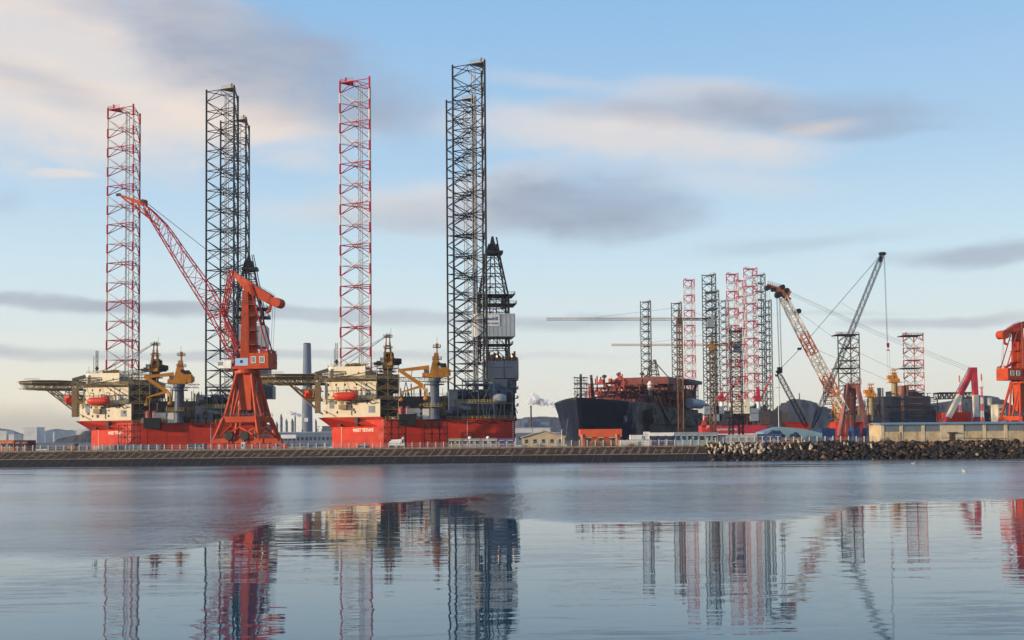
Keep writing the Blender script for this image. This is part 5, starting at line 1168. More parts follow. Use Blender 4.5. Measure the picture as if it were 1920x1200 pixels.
for k, (pa, pb) in enumerate((((1472, 543), (1822, 690)), ((1474, 546), (1820, 693)), ((1473, 549), (1819, 697)))): 
    A_, B_ = W(pa[0], pa[1], D), W(pb[0], pb[1], D); q.path([A_, A_.lerp(B_, .5) + V(0, 0, -1.6), B_], .055, 4)
for (a, b_) in (((1497, 585), (1567, 636)), ((1530, 655), (1690, 724)), ((1608, 660), (1680, 694)), ((1570, 640), (1607, 659))): q.tube(W(*a, D), W(*b_, D), .06, 4)
for dx in (0, 5): q.tube(W(1456 + dx, 556, D), W(1461 + dx * .8, 690, D), .1, 4); q.tube(W(1457.5 + dx, 556, D + 1), W(1462 + dx * .8, 690, D + 1), .08, 4)
for dx in (0, 3, 6): q.tube(W(1437 + dx, 541, D), W(1436.5 + dx, 561, D), .05, 4)
q.tube(W(1462, 556, D), W(1497, 631, D), .06, 4); part(t, 'stay_rope', q, m_wire, world=True)
q = MB(); p = W(1462, 694, D); q.box(p, (2.4, 1.6, 3.0)); q.tube(p + V(-.2, 0, -1.4), p + V(-2.0, 0, -3.2), .4, 6); q.tube(p + V(-2.0, 0, -3.2), p + V(-2.2, 0, -2.0), .3, 6); part(t, 'hook_block', q, m_black, world=True)
# crawler crane with lattice boom and derrick mast
D = 500; b0 = W(1522, 806, D); t = thing('crawler_crane', 'tall slim dark lattice boom crawler crane, highest of the shore cranes', 'crane', (b0.x, D, QZ))
q = MB(); q.lattice(W(1523, 802, D), W(1654, 479, D), 46, lambda s: 1.9 * min(1, s * 9 + .35, (1 - s) * 14 + .5), lambda s: 2.3 * min(1, s * 9 + .35, (1 - s) * 14 + .5), .15, .065, up=(0, 1, 0), seg=4); bm = part(t, 'boom', q, m_dark, world=True)
q = MB(); p = W(1654, 476, D); q.box(p, (2.2, 2.0, 1.4)); q.tube(p + V(1, -.6, 0), p + V(1, .6, 0), .7, 10); q.tube(p + V(-1, -.6, .2), p + V(-1, .6, .2), .5, 10); q.box(W(1651, 486, D), (.9, 1.6, 2.6)); parts(bm, 'sheave', q, m_black, world=True)
q = MB(); q.lattice(W(1512, 800, D), W(1459, 699, D), 18, lambda s: 2.0 * min(1, s * 8 + .4, (1 - s) * 8 + .4), lambda s: 1.9 * min(1, s * 8 + .4, (1 - s) * 8 + .4), .14, .07, up=(0, 1, 0)); q.box(W(1458, 697, D), (1.4, 1.4, .9)); part(t, 'derrick_mast', q, m_dark, world=True)
q = MB(); q.box((b0.x, D, QZ + 2.6), (11, 4.4, 3.0)); q.box((b0.x + 5, D + .5, QZ + 2.6), (5, 5.4, 3.4)); part(t, 'machinery_house', q, m_bluegrey, world=True)
for dy in (-3, 3):
    q = MB(); q.prism([(b0.x - 5, D + dy - .7), (b0.x + 5, D + dy - .7), (b0.x + 5, D + dy + .7), (b0.x - 5, D + dy + .7)], QZ, QZ + 1.4); part(t, 'crawler_track', q, m_black, world=True)
q = MB()
for dy in (-.6, .6):
    q.tube(W(1653, 476, D) + V(0, dy, 0), W(1499, 655, D) + V(0, dy, 0), .055, 4); q.tube(W(1499, 655, D) + V(0, dy, 0), W(1459, 696, D) + V(0, dy, 0), .055, 4); q.tube(W(1460, 698, D) + V(0, dy, 0), W(1463, 790, D), .04, 4)
q.tube(W(1578, 568, D), W(1606, 585, D), .045, 4); q.box(W(1499, 654, D), (1.6, 1.6, 1.0))
for dx in (0, 2.2, 4.4): q.tube(W(1657 + dx * .4, 478, D), W(1664 + dx * .4 - 1, 642, D), .05, 4)
for dx in (0, 4): q.tube(W(1663 + dx, 655, D), W(1666 + dx, 712, D), .04, 4)
part(t, 'hoist_rope', q, m_wire, world=True)
q = MB(); p = W(1665, 647, D); q.box(p, (1.0, .8, 2.0)); q.tube(p + V(0, 0, -1), p + V(0, 0, -2.6), .18, 5); q.tube(p + V(-.8, 0, -2.4), p + V(.8, 0, -2.4), .2, 5); part(t, 'hook_block', q, m_redleg, world=True)
# ---------------------------------------------------------------- background: chimney, refinery, town
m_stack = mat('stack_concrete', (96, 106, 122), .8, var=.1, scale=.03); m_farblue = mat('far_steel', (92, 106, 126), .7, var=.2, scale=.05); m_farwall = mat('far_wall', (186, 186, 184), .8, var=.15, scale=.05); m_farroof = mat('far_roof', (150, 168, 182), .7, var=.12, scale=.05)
D = 1500; c = W(576, 812, D); k = D / F; t = thing('chimney', 'tall slate grey power station chimney between the two red rigs', 'chimney', (c.x, D, 0))
zt = W(575, 645, D).z; zb = W(575, 795, D).z
q = MB(); q.lathe((0, 0, 0), [(10.5 * k, 0), (10 * k, zb), (8.8 * k, zb + (zt - zb) * .42), (7.2 * k, zt - 3), (7.2 * k, zt)], 28); st_ = part(t, 'shaft', q, m_stack, smooth=False)
q = MB(); q.lathe((0, 0, 0), [(6.4 * k, zt + .01), (6.6 * k, zt + 1.2)], 28); part(t, 'rim', q, m_dark)
q = MB(); q.b6(-3.4 * k, 3.4 * k, -10.4 * k, -9.3 * k, W(576, 791, D).z, W(576, 784, D).z); part(t, 'white_panel', q, m_white)
def fbuild(name, label, cat, px0, px1, pyt, D, m, depth=30, roof=None, parts=True, pyb=None, win=0, gable=False, group=None):
    a, b_ = W(px0, 820, D), W(px1, 820, D); zt = W((px0 + px1) / 2, pyt, D).z; cx = (a.x + b_.x) / 2; hw = (b_.x - a.x) / 2
    t = thing(name, label, cat, (cx, D, 1.6 if D > 1450 else QZ), 0, group); z = zt - t.location.z
    q = MB(); q.b6(-hw, hw, 0, depth, 0, z * (.8 if gable else 1)); part(t, 'wall', q, m)
    q = MB()
    if gable: q.prism([(-hw * 1.03, -.5), (hw * 1.03, -.5), (hw * 1.03, depth), (-hw * 1.03, depth)], z * .8, z, top=[(-hw, depth * .5), (hw, depth * .5), (hw, depth * .5 + .1), (-hw, depth * .5 + .1)])
    else: q.b6(-hw * 1.01, hw * 1.01, -.4, depth + .4, z, z + max(.25, D * .0006))
    part(t, 'roof', q, roof or m)
    for i in range(win):
        q = MB(); x = -hw + 2 * hw * (i + .5) / win; w_ = hw / win * .55; q.b6(x - w_, x + w_, -.12, .05, z * .35, z * .62); part(t, 'window', q, m_glass)
    return t
RC = 'refinery columns by the chimney'
for i, (px, py, r_, D, lab) in enumerate(((519, 790, 1.6, 1400, 'short grey refinery column beside the foot of the orange crane'), (527, 776, 2.0, 1450, 'tall grey refinery column, highest of its row by the chimney'), (537, 785, 1.8, 1450, 'slim grey refinery column between the tall one and the stout one'), (548, 785, 2.2, 1420, 'stout grey refinery column next to the thin steaming flue'), (553, 772, 1.0, 1480, 'thin flue stack under the small white steam plume'), (592, 785, 1.4, 1450, 'grey refinery column between the chimney and the rig with the sign'))):
    c = W(px, 815, D); zt = W(px, py, D).z - 1.6; t = thing('refinery_column', lab, 'column', (c.x, D, 1.6), 0, RC); k = D / F
    q = MB(); q.lathe((0, 0, 0), [(r_ * k, 0), (r_ * k, zt * .92), (r_ * k * .4, zt)], 12); part(t, 'vessel', q, m_farblue)
    q = MB()
    for f_ in (.4, .62, .85): q.lathe((0, 0, zt * f_), [(r_ * k * 1.5, 0), (r_ * k * 1.5, .4)], 12)
    q.tube(V(r_ * k * 1.3, 0, 0), V(r_ * k * 1.3, 0, zt * .9), .3, 4); part(t, 'platform', q, m_dark)
q = MB(); rng = random.Random(9); D = 1420; t = thing('pipe_rack', 'low tangle of grey refinery pipework at the foot of the chimney', 'pipework', (W(555, 815, D).x, D, 1.6))
x0, x1 = W(518, 0, D).x - t.location.x, W(612, 0, D).x - t.location.x
for k in range(60): x = rng.uniform(x0, x1); h = rng.uniform(4, 17); q.b6(x - rng.uniform(.6, 3), x + rng.uniform(.6, 3), rng.uniform(-8, 0), 8, 0, h)
parts(t, 'vessel', q, m_farblue); q = MB()
for k in range(40): x = rng.uniform(x0, x1); q.tube(V(x, -9, 0), V(x, -9, rng.uniform(8, 22)), .4, 4)
for z in (5, 9, 13): q.tube(V(x0, -9, z), V(x1, -9, z), .5, 5)
part(t, 'pipe_run', q, m_dark)
fbuild('warehouse', 'long blue grey warehouse with a strip of windows below the chimney', 'warehouse', 500, 626, 811, 900, m_farblue, 40, m_farroof, win=16)
c = W(541, 820, 880); t = thing('billboard', 'white billboard on posts in front of the blue grey warehouse', 'billboard', (c.x, 880, 0)); q = MB(); k = 880 / F
q.b6(-14 * k, 14 * k, -.3, .3, W(541, 822, 880).z, W(541, 815, 880).z); part(t, 'panel', q, m_white); q = MB()
for x in (-11, 0, 11): q.bar(V(x * k, .5, 0), V(x * k, .5, W(541, 822, 880).z), .4)
parts(t, 'post', q, m_dark)
fbuild('shed', 'dark purple grey shed behind the bow of the rig with the sign', 'shed', 604, 640, 800, 1000, mat('far_purple', (88, 86, 104), .8), 40)
fbuild('hall', 'wide pale blue hall behind the stern of the rig with the sign', 'hall', 958, 1032, 803, 1100, m_farwall, 40, m_farroof, win=5); fbuild('hall', 'lower blue and white hall behind the gabled hut', 'hall', 968, 1050, 812, 900, m_farblue, 40, m_farroof, win=4)
TG = 'town blocks on the far shore'
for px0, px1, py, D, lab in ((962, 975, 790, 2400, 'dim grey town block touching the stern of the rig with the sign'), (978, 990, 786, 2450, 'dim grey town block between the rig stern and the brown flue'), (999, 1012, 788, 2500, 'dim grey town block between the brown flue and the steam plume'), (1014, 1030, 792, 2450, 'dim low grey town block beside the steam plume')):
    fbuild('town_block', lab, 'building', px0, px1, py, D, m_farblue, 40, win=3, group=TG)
LG = 'hazy harbour buildings'
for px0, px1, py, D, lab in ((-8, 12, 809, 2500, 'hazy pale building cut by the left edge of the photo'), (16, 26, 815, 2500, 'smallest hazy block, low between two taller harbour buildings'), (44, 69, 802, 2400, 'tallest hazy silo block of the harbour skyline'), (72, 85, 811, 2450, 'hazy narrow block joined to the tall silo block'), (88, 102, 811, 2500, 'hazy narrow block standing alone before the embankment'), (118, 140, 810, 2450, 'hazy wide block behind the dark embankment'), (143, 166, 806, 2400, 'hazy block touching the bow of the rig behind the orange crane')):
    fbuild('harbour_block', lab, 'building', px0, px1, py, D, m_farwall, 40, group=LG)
ridge('embankment', [(96, 836), (108, 822), (124, 819), (150, 815), (160, 808), (172, 806), (185, 812), (260, 822), (300, 836)], 1000, 60, mat('embankment_dark', (66, 66, 66), .9, var=.3, scale=.05), kind='thing', label='dark flat topped embankment at the bow of the rig behind the crane', cat='embankment', nsub=4)
fbuild('breakwater', 'long low grey breakwater wall below the hazy harbour buildings', 'breakwater', -60, 178, 832, 820, m_farblue, 10)
c = W(996, 815, 1300); t = thing('flue_stack', 'thin brown flue stack behind the gabled hut', 'chimney', (c.x, 1300, 1.6)); q = MB(); q.lathe((0, 0, 0), [(1.2, 0), (.9, W(996, 760, 1300).z - 1.6)], 8); part(t, 'shaft', q, m_brown); q = MB(); q.lathe((0, 0, W(996, 764, 1300).z - 1.6), [(1.3, 0), (1.3, .8)], 8); part(t, 'collar', q, m_dark)
RM = 'red and white radio masts behind the hills'
for px, py0, py1, D, lab in ((1841, 745, 701, 1500, 'red and white radio mast on the hill beside the portal crane'), (1800, 760, 704, 1600, 'grey lattice mast behind the red and white back frame'), (1499, 750, 737, 1900, 'small lattice mast on the dark hill behind the crawler crane')):
    c = W(px, py0, D); t = thing('radio_mast', lab, 'mast', (c.x, D, 0), 0, RM); zt = W(px, py1, D).z; q = MB(); q.lattice(V(0, 0, 0), V(0, 0, zt), 20, lambda s: 4 - 3 * s, lambda s: 4 - 3 * s, .3, .2, mif=lambda s: int(s * 9) % 2); part(t, 'frame', q, [m_redleg, m_whiteleg] if 'red' in lab else [m_dark, m_dark]); q = MB(); q.box((0, 0, zt * .8), (5, 5, .5)); part(t, 'platform', q, m_dark)
# steam plumes
def plume(label, px, py, D, seed, sc_=1.0):
    r = random.Random(seed); mb = MB(); g = (1 + 5 ** .5) / 2
    import bmesh
    bm = bmesh.new()
    for k in range(70):
        u = r.random(); x = -15 + 30 * u; rad = (.7 + 2.4 * (1 - u) * r.uniform(.3, 1.2)) * sc_
        mm = Matrix.Translation(W(px, py, D) + V(x * sc_ + r.gauss(0, 1.6), r.uniform(-3, 3), (5.5 - 7 * u + r.gauss(0, 1.8)) * sc_)) @ Matrix.Diagonal((rad * 1.25, rad, rad, 1))
        bmesh.ops.create_icosphere(bm, subdivisions=2, radius=1, matrix=mm)
    me = bpy.data.meshes.new('steam_plume'); bm.to_mesh(me); bm.free(); m = bpy.data.materials.new('steam'); m.use_nodes = True; n = m.node_tree
    for x in list(n.nodes):
        if x.type == 'BSDF_PRINCIPLED': n.nodes.remove(x)
    df = n.nodes.new('ShaderNodeBsdfDiffuse'); df.inputs['Color'].default_value = (.93, .92, .91, 1); tl = n.nodes.new('ShaderNodeBsdfTranslucent'); tl.inputs['Color'].default_value = (.93, .92, .91, 1); tr = n.nodes.new('ShaderNodeBsdfTransparent')
    m1 = n.nodes.new('ShaderNodeMixShader'); m1.inputs[0].default_value = .45; n.links.new(df.outputs[0], m1.inputs[1]); n.links.new(tl.outputs[0], m1.inputs[2])
    m2 = n.nodes.new('ShaderNodeMixShader'); m2.inputs[0].default_value = .42; n.links.new(tr.outputs[0], m2.inputs[1]); n.links.new(m1.outputs[0], m2.inputs[2])
    n.links.new(m2.outputs[0], [x for x in n.nodes if x.type == 'OUTPUT_MATERIAL'][0].inputs['Surface']); bm_smooth = [True] * len(me.polygons); me.polygons.foreach_set('use_smooth', bm_smooth); me.materials.append(m)
    tag(link('steam_plume', me), label, 'steam', kind='stuff')
plume('white steam plume drifting beside the dark ship bow', 1022, 758, 1300, 4, 1.0); plume('small white steam plume beside the grey chimney', 556, 779, 1475, 5, .62)
# ---------------------------------------------------------------- quay edge: fences, huts, containers, warehouse
FG = 'white post fences along the quay edge'
m_post = mat('fence_white', (188, 180, 170), .7, var=.15, scale=2, rust=.1); m_mesh = mat('fence_rail', (150, 142, 132), .6, var=.2)
def fence(px0, px1, label, D=343.9, h=1.75, sp=2.42, zb=0.0):
    x0, x1 = W(px0, 835, D).x, W(px1, 835, D).x; t = thing('fence', label, 'fence', (x0, D, QZ + .1 + zb), 0, FG); n = int((x1 - x0) / sp); r = random.Random(px0)
    pm = MB(); pm.b6(-.13, .13, -.13, .13, 0, h); pm.prism([(-.2, -.2), (.2, -.2), (.2, .2), (-.2, .2)], h, h + .18, top=[(-.05, -.05), (.05, -.05), (.05, .05), (-.05, .05)]); me = pm.mesh('post', [m_post])
    for i in range(n + 1):
        o = link('post', me, t); o.location = ((x1 - x0) * i / n, 0, 0); o.rotation_euler = (r.uniform(-.02, .02), r.uniform(-.03, .03), 0); o.scale = (1, 1, r.uniform(.92, 1.06))
    q = MB(); L = x1 - x0
    for z in (.3, .9, 1.5): q.tube(V(0, .05, z), V(L, .05, z), .045, 4)
    part(t, 'rail', q, m_mesh)
    q = MB(); k = int(L / .4)
    for i in range(k): q.tube(V(L * i / k, .1, .1), V(L * i / k, .1, 1.5), .016, 3, cap=False)
    part(t, 'mesh_panel', q, m_mesh)
fence(-40, 410, 'white post fence in front of the rig behind the orange crane'); fence(412, 608, 'white post fence in front of the portal crane and chimney'); fence(610, 965, 'white post fence in front of the rig with the derrick sign'); fence(967, 1325, 'white post fence before the gabled hut and orange roofed hut', zb=.2); fence(1327, 1650, 'white post fence above the boulders up to the rusty warehouse', zb=.7)
CG = 'containers and cabins behind the fence'
def container(px0, px1, pyt, label, m, D=350, depth=2.5, zb=QZ, name='container', cat='container', roofm=None, win=0, door=True, group=CG, roof_h=.12, ribs=True, winm=None):
    a, b_ = W(px0, 835, D), W(px1, 835, D); zt = W((px0 + px1) / 2, pyt, D).z; L = b_.x - a.x; h = zt - zb
    t = thing(name, label, cat, ((a.x + b_.x) / 2, D, zb), 0, group)
    q = MB(); q.b6(-L / 2, L / 2, 0, depth, .12, h - roof_h)
    if ribs:
        for i in range(max(3, int(L / .45))): x = -L / 2 + L * (i + .5) / max(3, int(L / .45)); q.b6(x - .09, x + .09, -.05, .02, .3, h - .3)
    part(t, 'body', q, m)
    q = MB(); q.b6(-L / 2 - .08, L / 2 + .08, -.1, depth + .1, h - roof_h, h); part(t, 'roof', q, roofm or m)
    q = MB()
    for x in (-L / 2 + .08, L / 2 - .08): q.b6(x - .08, x + .08, -.08, .0, 0, h - roof_h)
    part(t, 'corner_post', q, m if not ribs else m)
    if door:
        q = MB(); q.b6(L * .1, L * .1 + min(1.0, L * .2), -.09, -.02, .15, min(2.1, h * .8)); part(t, 'door', q, m_grey)
    for i in range(win):
        x = -L / 2 + L * (i + .5) / win; w_ = min(.75, L / win * .3); q = MB(); q.b6(x - w_, x + w_, -.1, -.02, h * .4, h * .75); o = part(t, 'window', q, winm or m_glass)
        q = MB(); q.b6(x - w_ - .08, x + w_ + .08, -.13, -.1, h * .4 - .1, h * .4); q.b6(x - w_ - .08, x + w_ + .08, -.13, -.1, h * .75, h * .75 + .1); part(t, 'window_frame', q, m_white)
    return t
m_hutor = mat('hut_orange', (190, 104, 60), .7, var=.15, rust=.1); m_hutmar = mat('hut_maroon', (92, 44, 44), .7, var=.2); m_hutbr = mat('hut_brick', (164, 76, 52), .75, var=.15, rust=.08)
container(-14, 26, 825.5, 'orange walled site hut joined to a maroon one', m_hutor, name='site_hut', cat='hut', win=3, ribs=False, D=352, depth=6)
container(26.6, 52, 825.5, 'dark maroon site hut joined to the orange one', m_hutmar, name='site_hut', cat='hut', win=2, ribs=False, D=352, depth=6)
container(175, 186, 837, 'small white container under the bow of the rig behind the crane', m_white, D=347); container(187, 200, 835.5, 'faded pinkish grey container between a white and a rusty one', mat('faded_pink', (156, 136, 128), .6, rust=.15), D=347); container(200.5, 214, 835, 'pale rusty container between the pinkish one and the blue row', mat('rusty_pale', (148, 132, 120), .6, rust=.25), D=347)
for i, (a, b_, lab) in enumerate(((215, 231, 'slate blue container beside the rusty pale one'), (231.6, 248, 'slate blue container under a white roof box'), (248.6, 265, 'slate blue container, third of the blue row'), (265.6, 284, 'dark slate container between a blue one and the end one'), (284.6, 302, 'dark slate container at the end of the row beside bare red hull'))):
    container(a, b_, 833.5, lab, m_slate if i < 3 else mat('slate_dark', (62, 78, 100), .6, rust=.1), D=348)
container(352, 384, 832, 'dark blue container standing alone before the red hull', mat('ink_blue', (56, 76, 112), .6, rust=.1), D=348, win=3)
container(452, 459, 829, 'narrow white kiosk under the orange portal crane', m_white, D=347, name='kiosk', cat='kiosk', win=1, ribs=False, depth=1.6)
container(840, 866, 822, 'beige panel cabin, first of the row below the rig stern', mat('panel_beige', (150, 136, 122), .7, rust=.15), D=352, win=2, ribs=False); container(866.6, 900, 822, 'grey panel cabin beside a globe lamp and the beige cabin', mat('panel_grey', (140, 138, 140), .7, rust=.1), D=352, win=3, ribs=False); container(900.6, 932, 822, 'pale panel cabin between the globe lamp and the purple one', mat('panel_pale', (150, 146, 150), .7, rust=.1), D=352, win=2, ribs=False); container(932.6, 965, 822, 'purple blue cabin at the stern of the rig with the sign', mat('panel_purple', (96, 88, 140), .7, rust=.05), D=352, win=2, ribs=False)
container(672, 690, 833, 'small white and grey cabinet before the red hull lettering', m_grey, D=346, name='cabinet', cat='cabinet', win=2, ribs=False, depth=1.2)
container(1164, 1218, 825, 'low white container beside the bright blue cabin', m_white, D=349, win=0); container(1182, 1218, 815.5, 'white container stacked on the low white one', m_white, D=349.2, zb=W(1190, 825, 349).z + .02, win=0)
container(1218.6, 1264, 811, 'bright blue site cabin with white roof and two windows', m_blue, D=349, win=3, roof_h=1.0, roofm=m_white, ribs=False, name='site_cabin', cat='cabin'); container(1208, 1218, 809.5, 'small white tank box on top of the stacked white container', m_white, D=349.4, zb=W(1213, 815.5, 349).z + .02, name='roof_box', cat='box', door=False, depth=1.6)
container(1266, 1310, 810, 'mural painted pale blue cabin with grey flat roof', mat('mural_blue', (120, 150, 164), .7, var=.3, scale=1.0, rust=.2, rcol=(190, 150, 90), streak=False), D=349, roof_h=1.0, roofm=m_grey, win=4, ribs=False, name='site_cabin', cat='cabin'); container(1310.5, 1346, 810.5, 'mural painted greenish cabin with a brown doorway', mat('mural_green', (132, 148, 140), .7, var=.3, scale=1.2, rust=.2, rcol=(120, 80, 66), streak=False), D=349, roof_h=1.0, roofm=m_grey, win=3, ribs=False, name='site_cabin', cat='cabin')
container(1349, 1384, 815, 'greyish white hoarding cabin beside the mural painted cabins', mat('panel_white1', (150, 152, 152), .7, var=.15, rust=.1), D=350, win=4, ribs=False, winm=m_grey); container(1384.6, 1420, 814.5, 'cream white hoarding cabin beside the dark blue cabin', mat('panel_white2', (164, 160, 156), .7, var=.15, rust=.1), D=350, win=3, ribs=False, winm=m_grey)
container(1420.6, 1466, 813.5, 'dark blue cabin with pale door behind the boulders', mat('navy_cabin', (52, 76, 124), .6, rust=.1), D=350, win=3, ribs=False, name='site_cabin', cat='cabin'); container(1467, 1500, 820, 'low brown hoarding shed behind the boulders', mat('brown_cabin', (112, 84, 68), .8, rust=.2), D=350, win=2, ribs=False, name='shed', cat='shed')
for a, b_, py, D, lab in ((1541, 1567, 803, 400, 'dark blue container between the pale tent and the pink A-frame'), (1601, 1613, 801, 400, 'bright blue container between the pink A-frame legs'), (1627, 1638, 801, 400, 'narrow blue container standing clear of the pink A-frame'), (1643, 1653, 800, 400, 'blue container tucked against the rusty warehouse end')): container(a, b_, py, lab, m_blue, D=D, depth=6)
container(1475, 1518, 791, 'bright red barge house behind the crawler crane', m_red, D=520, depth=8, name='barge_house', cat='hut', win=0, ribs=False, zb=3)
# gabled beige hut
def gable_hut(label, px0, px1, pyr, pye, D, wm, rm, win, depth=9, ridge_along=False, name='hut'):
    a, b_ = W(px0, 835, D), W(px1, 835, D); L = b_.x - a.x; zr, ze = W((px0 + px1) / 2, pyr, D).z - QZ, W((px0 + px1) / 2, pye, D).z - QZ
    t = thing(name, label, 'hut', ((a.x + b_.x) / 2, D, QZ)); q = MB(); q.b6(-L / 2 + .5, L / 2 - .5, 0, depth, 0, ze)
    q.add([(-L / 2 + .5, 0, ze), (L / 2 - .5, 0, ze), (0, 0, zr - .3), (-L / 2 + .5, depth, ze), (L / 2 - .5, depth, ze), (0, depth, zr - .3)], [(0, 1, 2), (3, 5, 4), (0, 2, 5, 3), (1, 4, 5, 2)]); part(t, 'wall', q, wm)
    q = MB()
    for s in (-1, 1):
        q.add([(s * L / 2, -.6, ze - .1), (0, -.6, zr), (0, depth + .6, zr), (s * L / 2, depth + .6, ze - .1), (s * L / 2, -.6, ze + .12), (0, -.6, zr + .24), (0, depth + .6, zr + .24), (s * L / 2, depth + .6, ze + .12)], [(0, 1, 2, 3), (4, 7, 6, 5), (0, 4, 5, 1), (2, 6, 7, 3), (0, 3, 7, 4), (1, 5, 6, 2)])
    part(t, 'roof', q, rm)
    for i in range(win):
        x = -L / 2 + L * (i + .7) / (win + .4); q = MB(); q.b6(x - .5, x + .5, -.06, .02, ze * .42, ze * .8); part(t, 'window', q, m_glass)
    q = MB(); q.b6(L * .3, L * .3 + .9, -.05, .02, 0, 2.1); part(t, 'door', q, m_grey)
gable_hut('beige gabled hut behind the fence by the dark ship bow', 976, 1062, 807, 820, 352, mat('hut_beige', (176, 160, 132), .75, var=.1, rust=.08), mat('hut_roof_beige', (196, 172, 138), .7, var=.12), 5)
# orange-roofed brick hut
D = 353; a, b_ = W(1088, 835, D), W(1166, 835, D); L = b_.x - a.x; zt = W(1126, 804.5, D).z - QZ; t = thing('brick_hut', 'long orange brick hut with flat band roof before the ship bow', 'hut', ((a.x + b_.x) / 2, D, QZ))
q = MB(); q.b6(-L / 2 + .3, L / 2 - .3, 0, 7, 0, zt * .55); part(t, 'wall', q, m_hutbr); q = MB(); q.b6(-L / 2, L / 2, -.5, 7.5, zt * .55, zt); part(t, 'roof', q, mat('hut_fascia', (196, 84, 50), .65, var=.1, rust=.06))
for x in (-.3, 0, .27):
    q = MB(); q.b6(L * x - .8, L * x + .8, -.08, .02, zt * .3, zt * .5); wn_ = part(t, 'window', q, m_glass); q = MB(); q.b6(L * x - 1.0, L * x + 1.0, -.14, -.08, zt * .5, zt * .56); part(wn_, 'window_frame', q, m_white)
for x in (-.47, .36):
    q = MB(); q.b6(L * x - .3, L * x + .3, -.9, -.55, 0, zt * .72); part(t, 'pillar', q, mat('pillar_pale', (196, 150, 118), .7))
# bushes along the fence in front of it
def bush(px, D, w_, h, label, seed, col=(86, 84, 44)):
    r = random.Random(seed); c = W(px, 838, D); t = thing('bush', label, 'bush', (c.x, D, QZ), 0, 'scrubby bushes on the quay edge'); q = MB()
    for k in range(int(260 * w_)):
        p = V(r.gauss(0, .42) * w_, r.gauss(0, .3), abs(r.gauss(0, .5)) * h); a_ = V(r.uniform(-1, 1), r.uniform(-1, 1), r.uniform(-1, 1)).normalized() * r.uniform(.08, .2); b2 = V(r.uniform(-1, 1), r.uniform(-1, 1), r.uniform(-1, 1)).normalized() * r.uniform(.06, .14)
        q.add([p - a_, p + b2, p + a_, p - b2], [(0, 1, 2, 3)])
    part(t, 'foliage', q, mat('scrub', col, .9, var=.4, scale=2)); q = MB()
    for k in range(5): q.tube(V(0, 0, 0), V(r.uniform(-.5, .5) * w_, r.uniform(-.2, .2), h * .8), .04, 4, r2=.01)
    part(t, 'stem', q, m_brown)
for i, (px, w_, h, lab, col) in enumerate(((1113, 1.4, 2.2, 'tall yellowish bush before the orange brick hut', (124, 104, 46)), (1122, 1.7, 2.0, 'yellow green bush before the middle of the orange brick hut', (116, 108, 50)), (1136, 1.7, 2.2, 'dark green bush before the orange brick hut', (70, 78, 42)), (1150, 1.5, 1.8, 'brownish bush at the end of the orange brick hut', (108, 84, 50)), (690, .8, 1.0, 'tiny green bush beside the small grey cabinet', (60, 84, 40)), (1185, 1.6, .9, 'dry brown scrub on the seawall below the white containers', (128, 96, 60)), (1800, .5, .6, 'small scrub tuft at the foot of the rusty warehouse', (110, 84, 50)))): bush(px, 345.6 if i < 5 else 342.6, w_, h, lab, 40 + i, col)
# white truck, yellow loader, lamps
def truck(px0, px1, D, label):
    a, b_ = W(px0, 835, D), W(px1, 835, D); L = b_.x - a.x; t = thing('truck', label, 'truck', ((a.x + b_.x) / 2, D, QZ)); hz = W(743, 828, D).z - QZ
    q = MB(); q.b6(-L / 2, L / 2, 0, 2.4, .7, 1.2); q.b6(-L / 2, L * .28, .05, 2.35, 1.2, hz + .2); part(t, 'body', q, m_white)
    q = MB(); q.prism([(L * .32, .05), (L * .5, .05), (L * .5, 2.35), (L * .32, 2.35)], .7, hz + 1.2, top=[(L * .34, .1), (L * .47, .1), (L * .47, 2.3), (L * .34, 2.3)]); cb = part(t, 'cab', q, m_white)
    q = MB(); q.b6(L * .37, L * .46, .0, .08, hz * .75, hz + .7); part(cb, 'window', q, m_glass)
    q = MB(); q.bar(V(L * .3, 1.2, hz + .5), V(-L * .4, 1.2, hz + .35), .5, .5); q.bar(V(L * .3, 1.2, hz), V(L * .44, 1.2, hz + 1.5), .4); part(t, 'boom', q, m_white)
    for x in (-.36, -.2, .16, .4):
        q = MB(); q.tube(V(L * x, -.05, .5), V(L * x, .35, .5), .5, 12); w_ = part(t, 'wheel', q, m_black); q = MB(); q.tube(V(L * x, -.08, .5), V(L * x, -.04, .5), .25, 10); part(w_, 'rim', q, m_grey)
truck(730, 757, 347, 'white truck with a folded crane boom before the brown scaffold'); 
D = 348; a, b_ = W(126, 842, D), W(144, 842, D); L = b_.x - a.x; t = thing('loader', 'small orange yellow loader with a blue tarpaulin behind the fence', 'loader', ((a.x + b_.x) / 2, D, QZ)); q = MB(); q.b6(-L / 2, L * .3, 0, 1.8, .5, 1.5); q.b6(L * .05, L * .35, .1, 1.7, 1.5, 2.0); part(t, 'body', q, m_yellow); q = MB(); q.prism([(-L * .1, -.1), (L * .5, -.1), (L * .5, 1.9), (-L * .1, 1.9)], 1.55, 1.9, top=[(L * .25, .2), (L * .45, .2), (L * .45, 1.6), (L * .25, 1.6)]); q.b6(L * .2, L * .45, 0, 1.8, 1.9, 2.5); part(t, 'tarpaulin', q, m_blue)
for x in (-.36, .3): q = MB(); q.tube(V(L * x, -.1, .45), V(L * x, .3, .45), .45, 12); part(t, 'wheel', q, m_black)
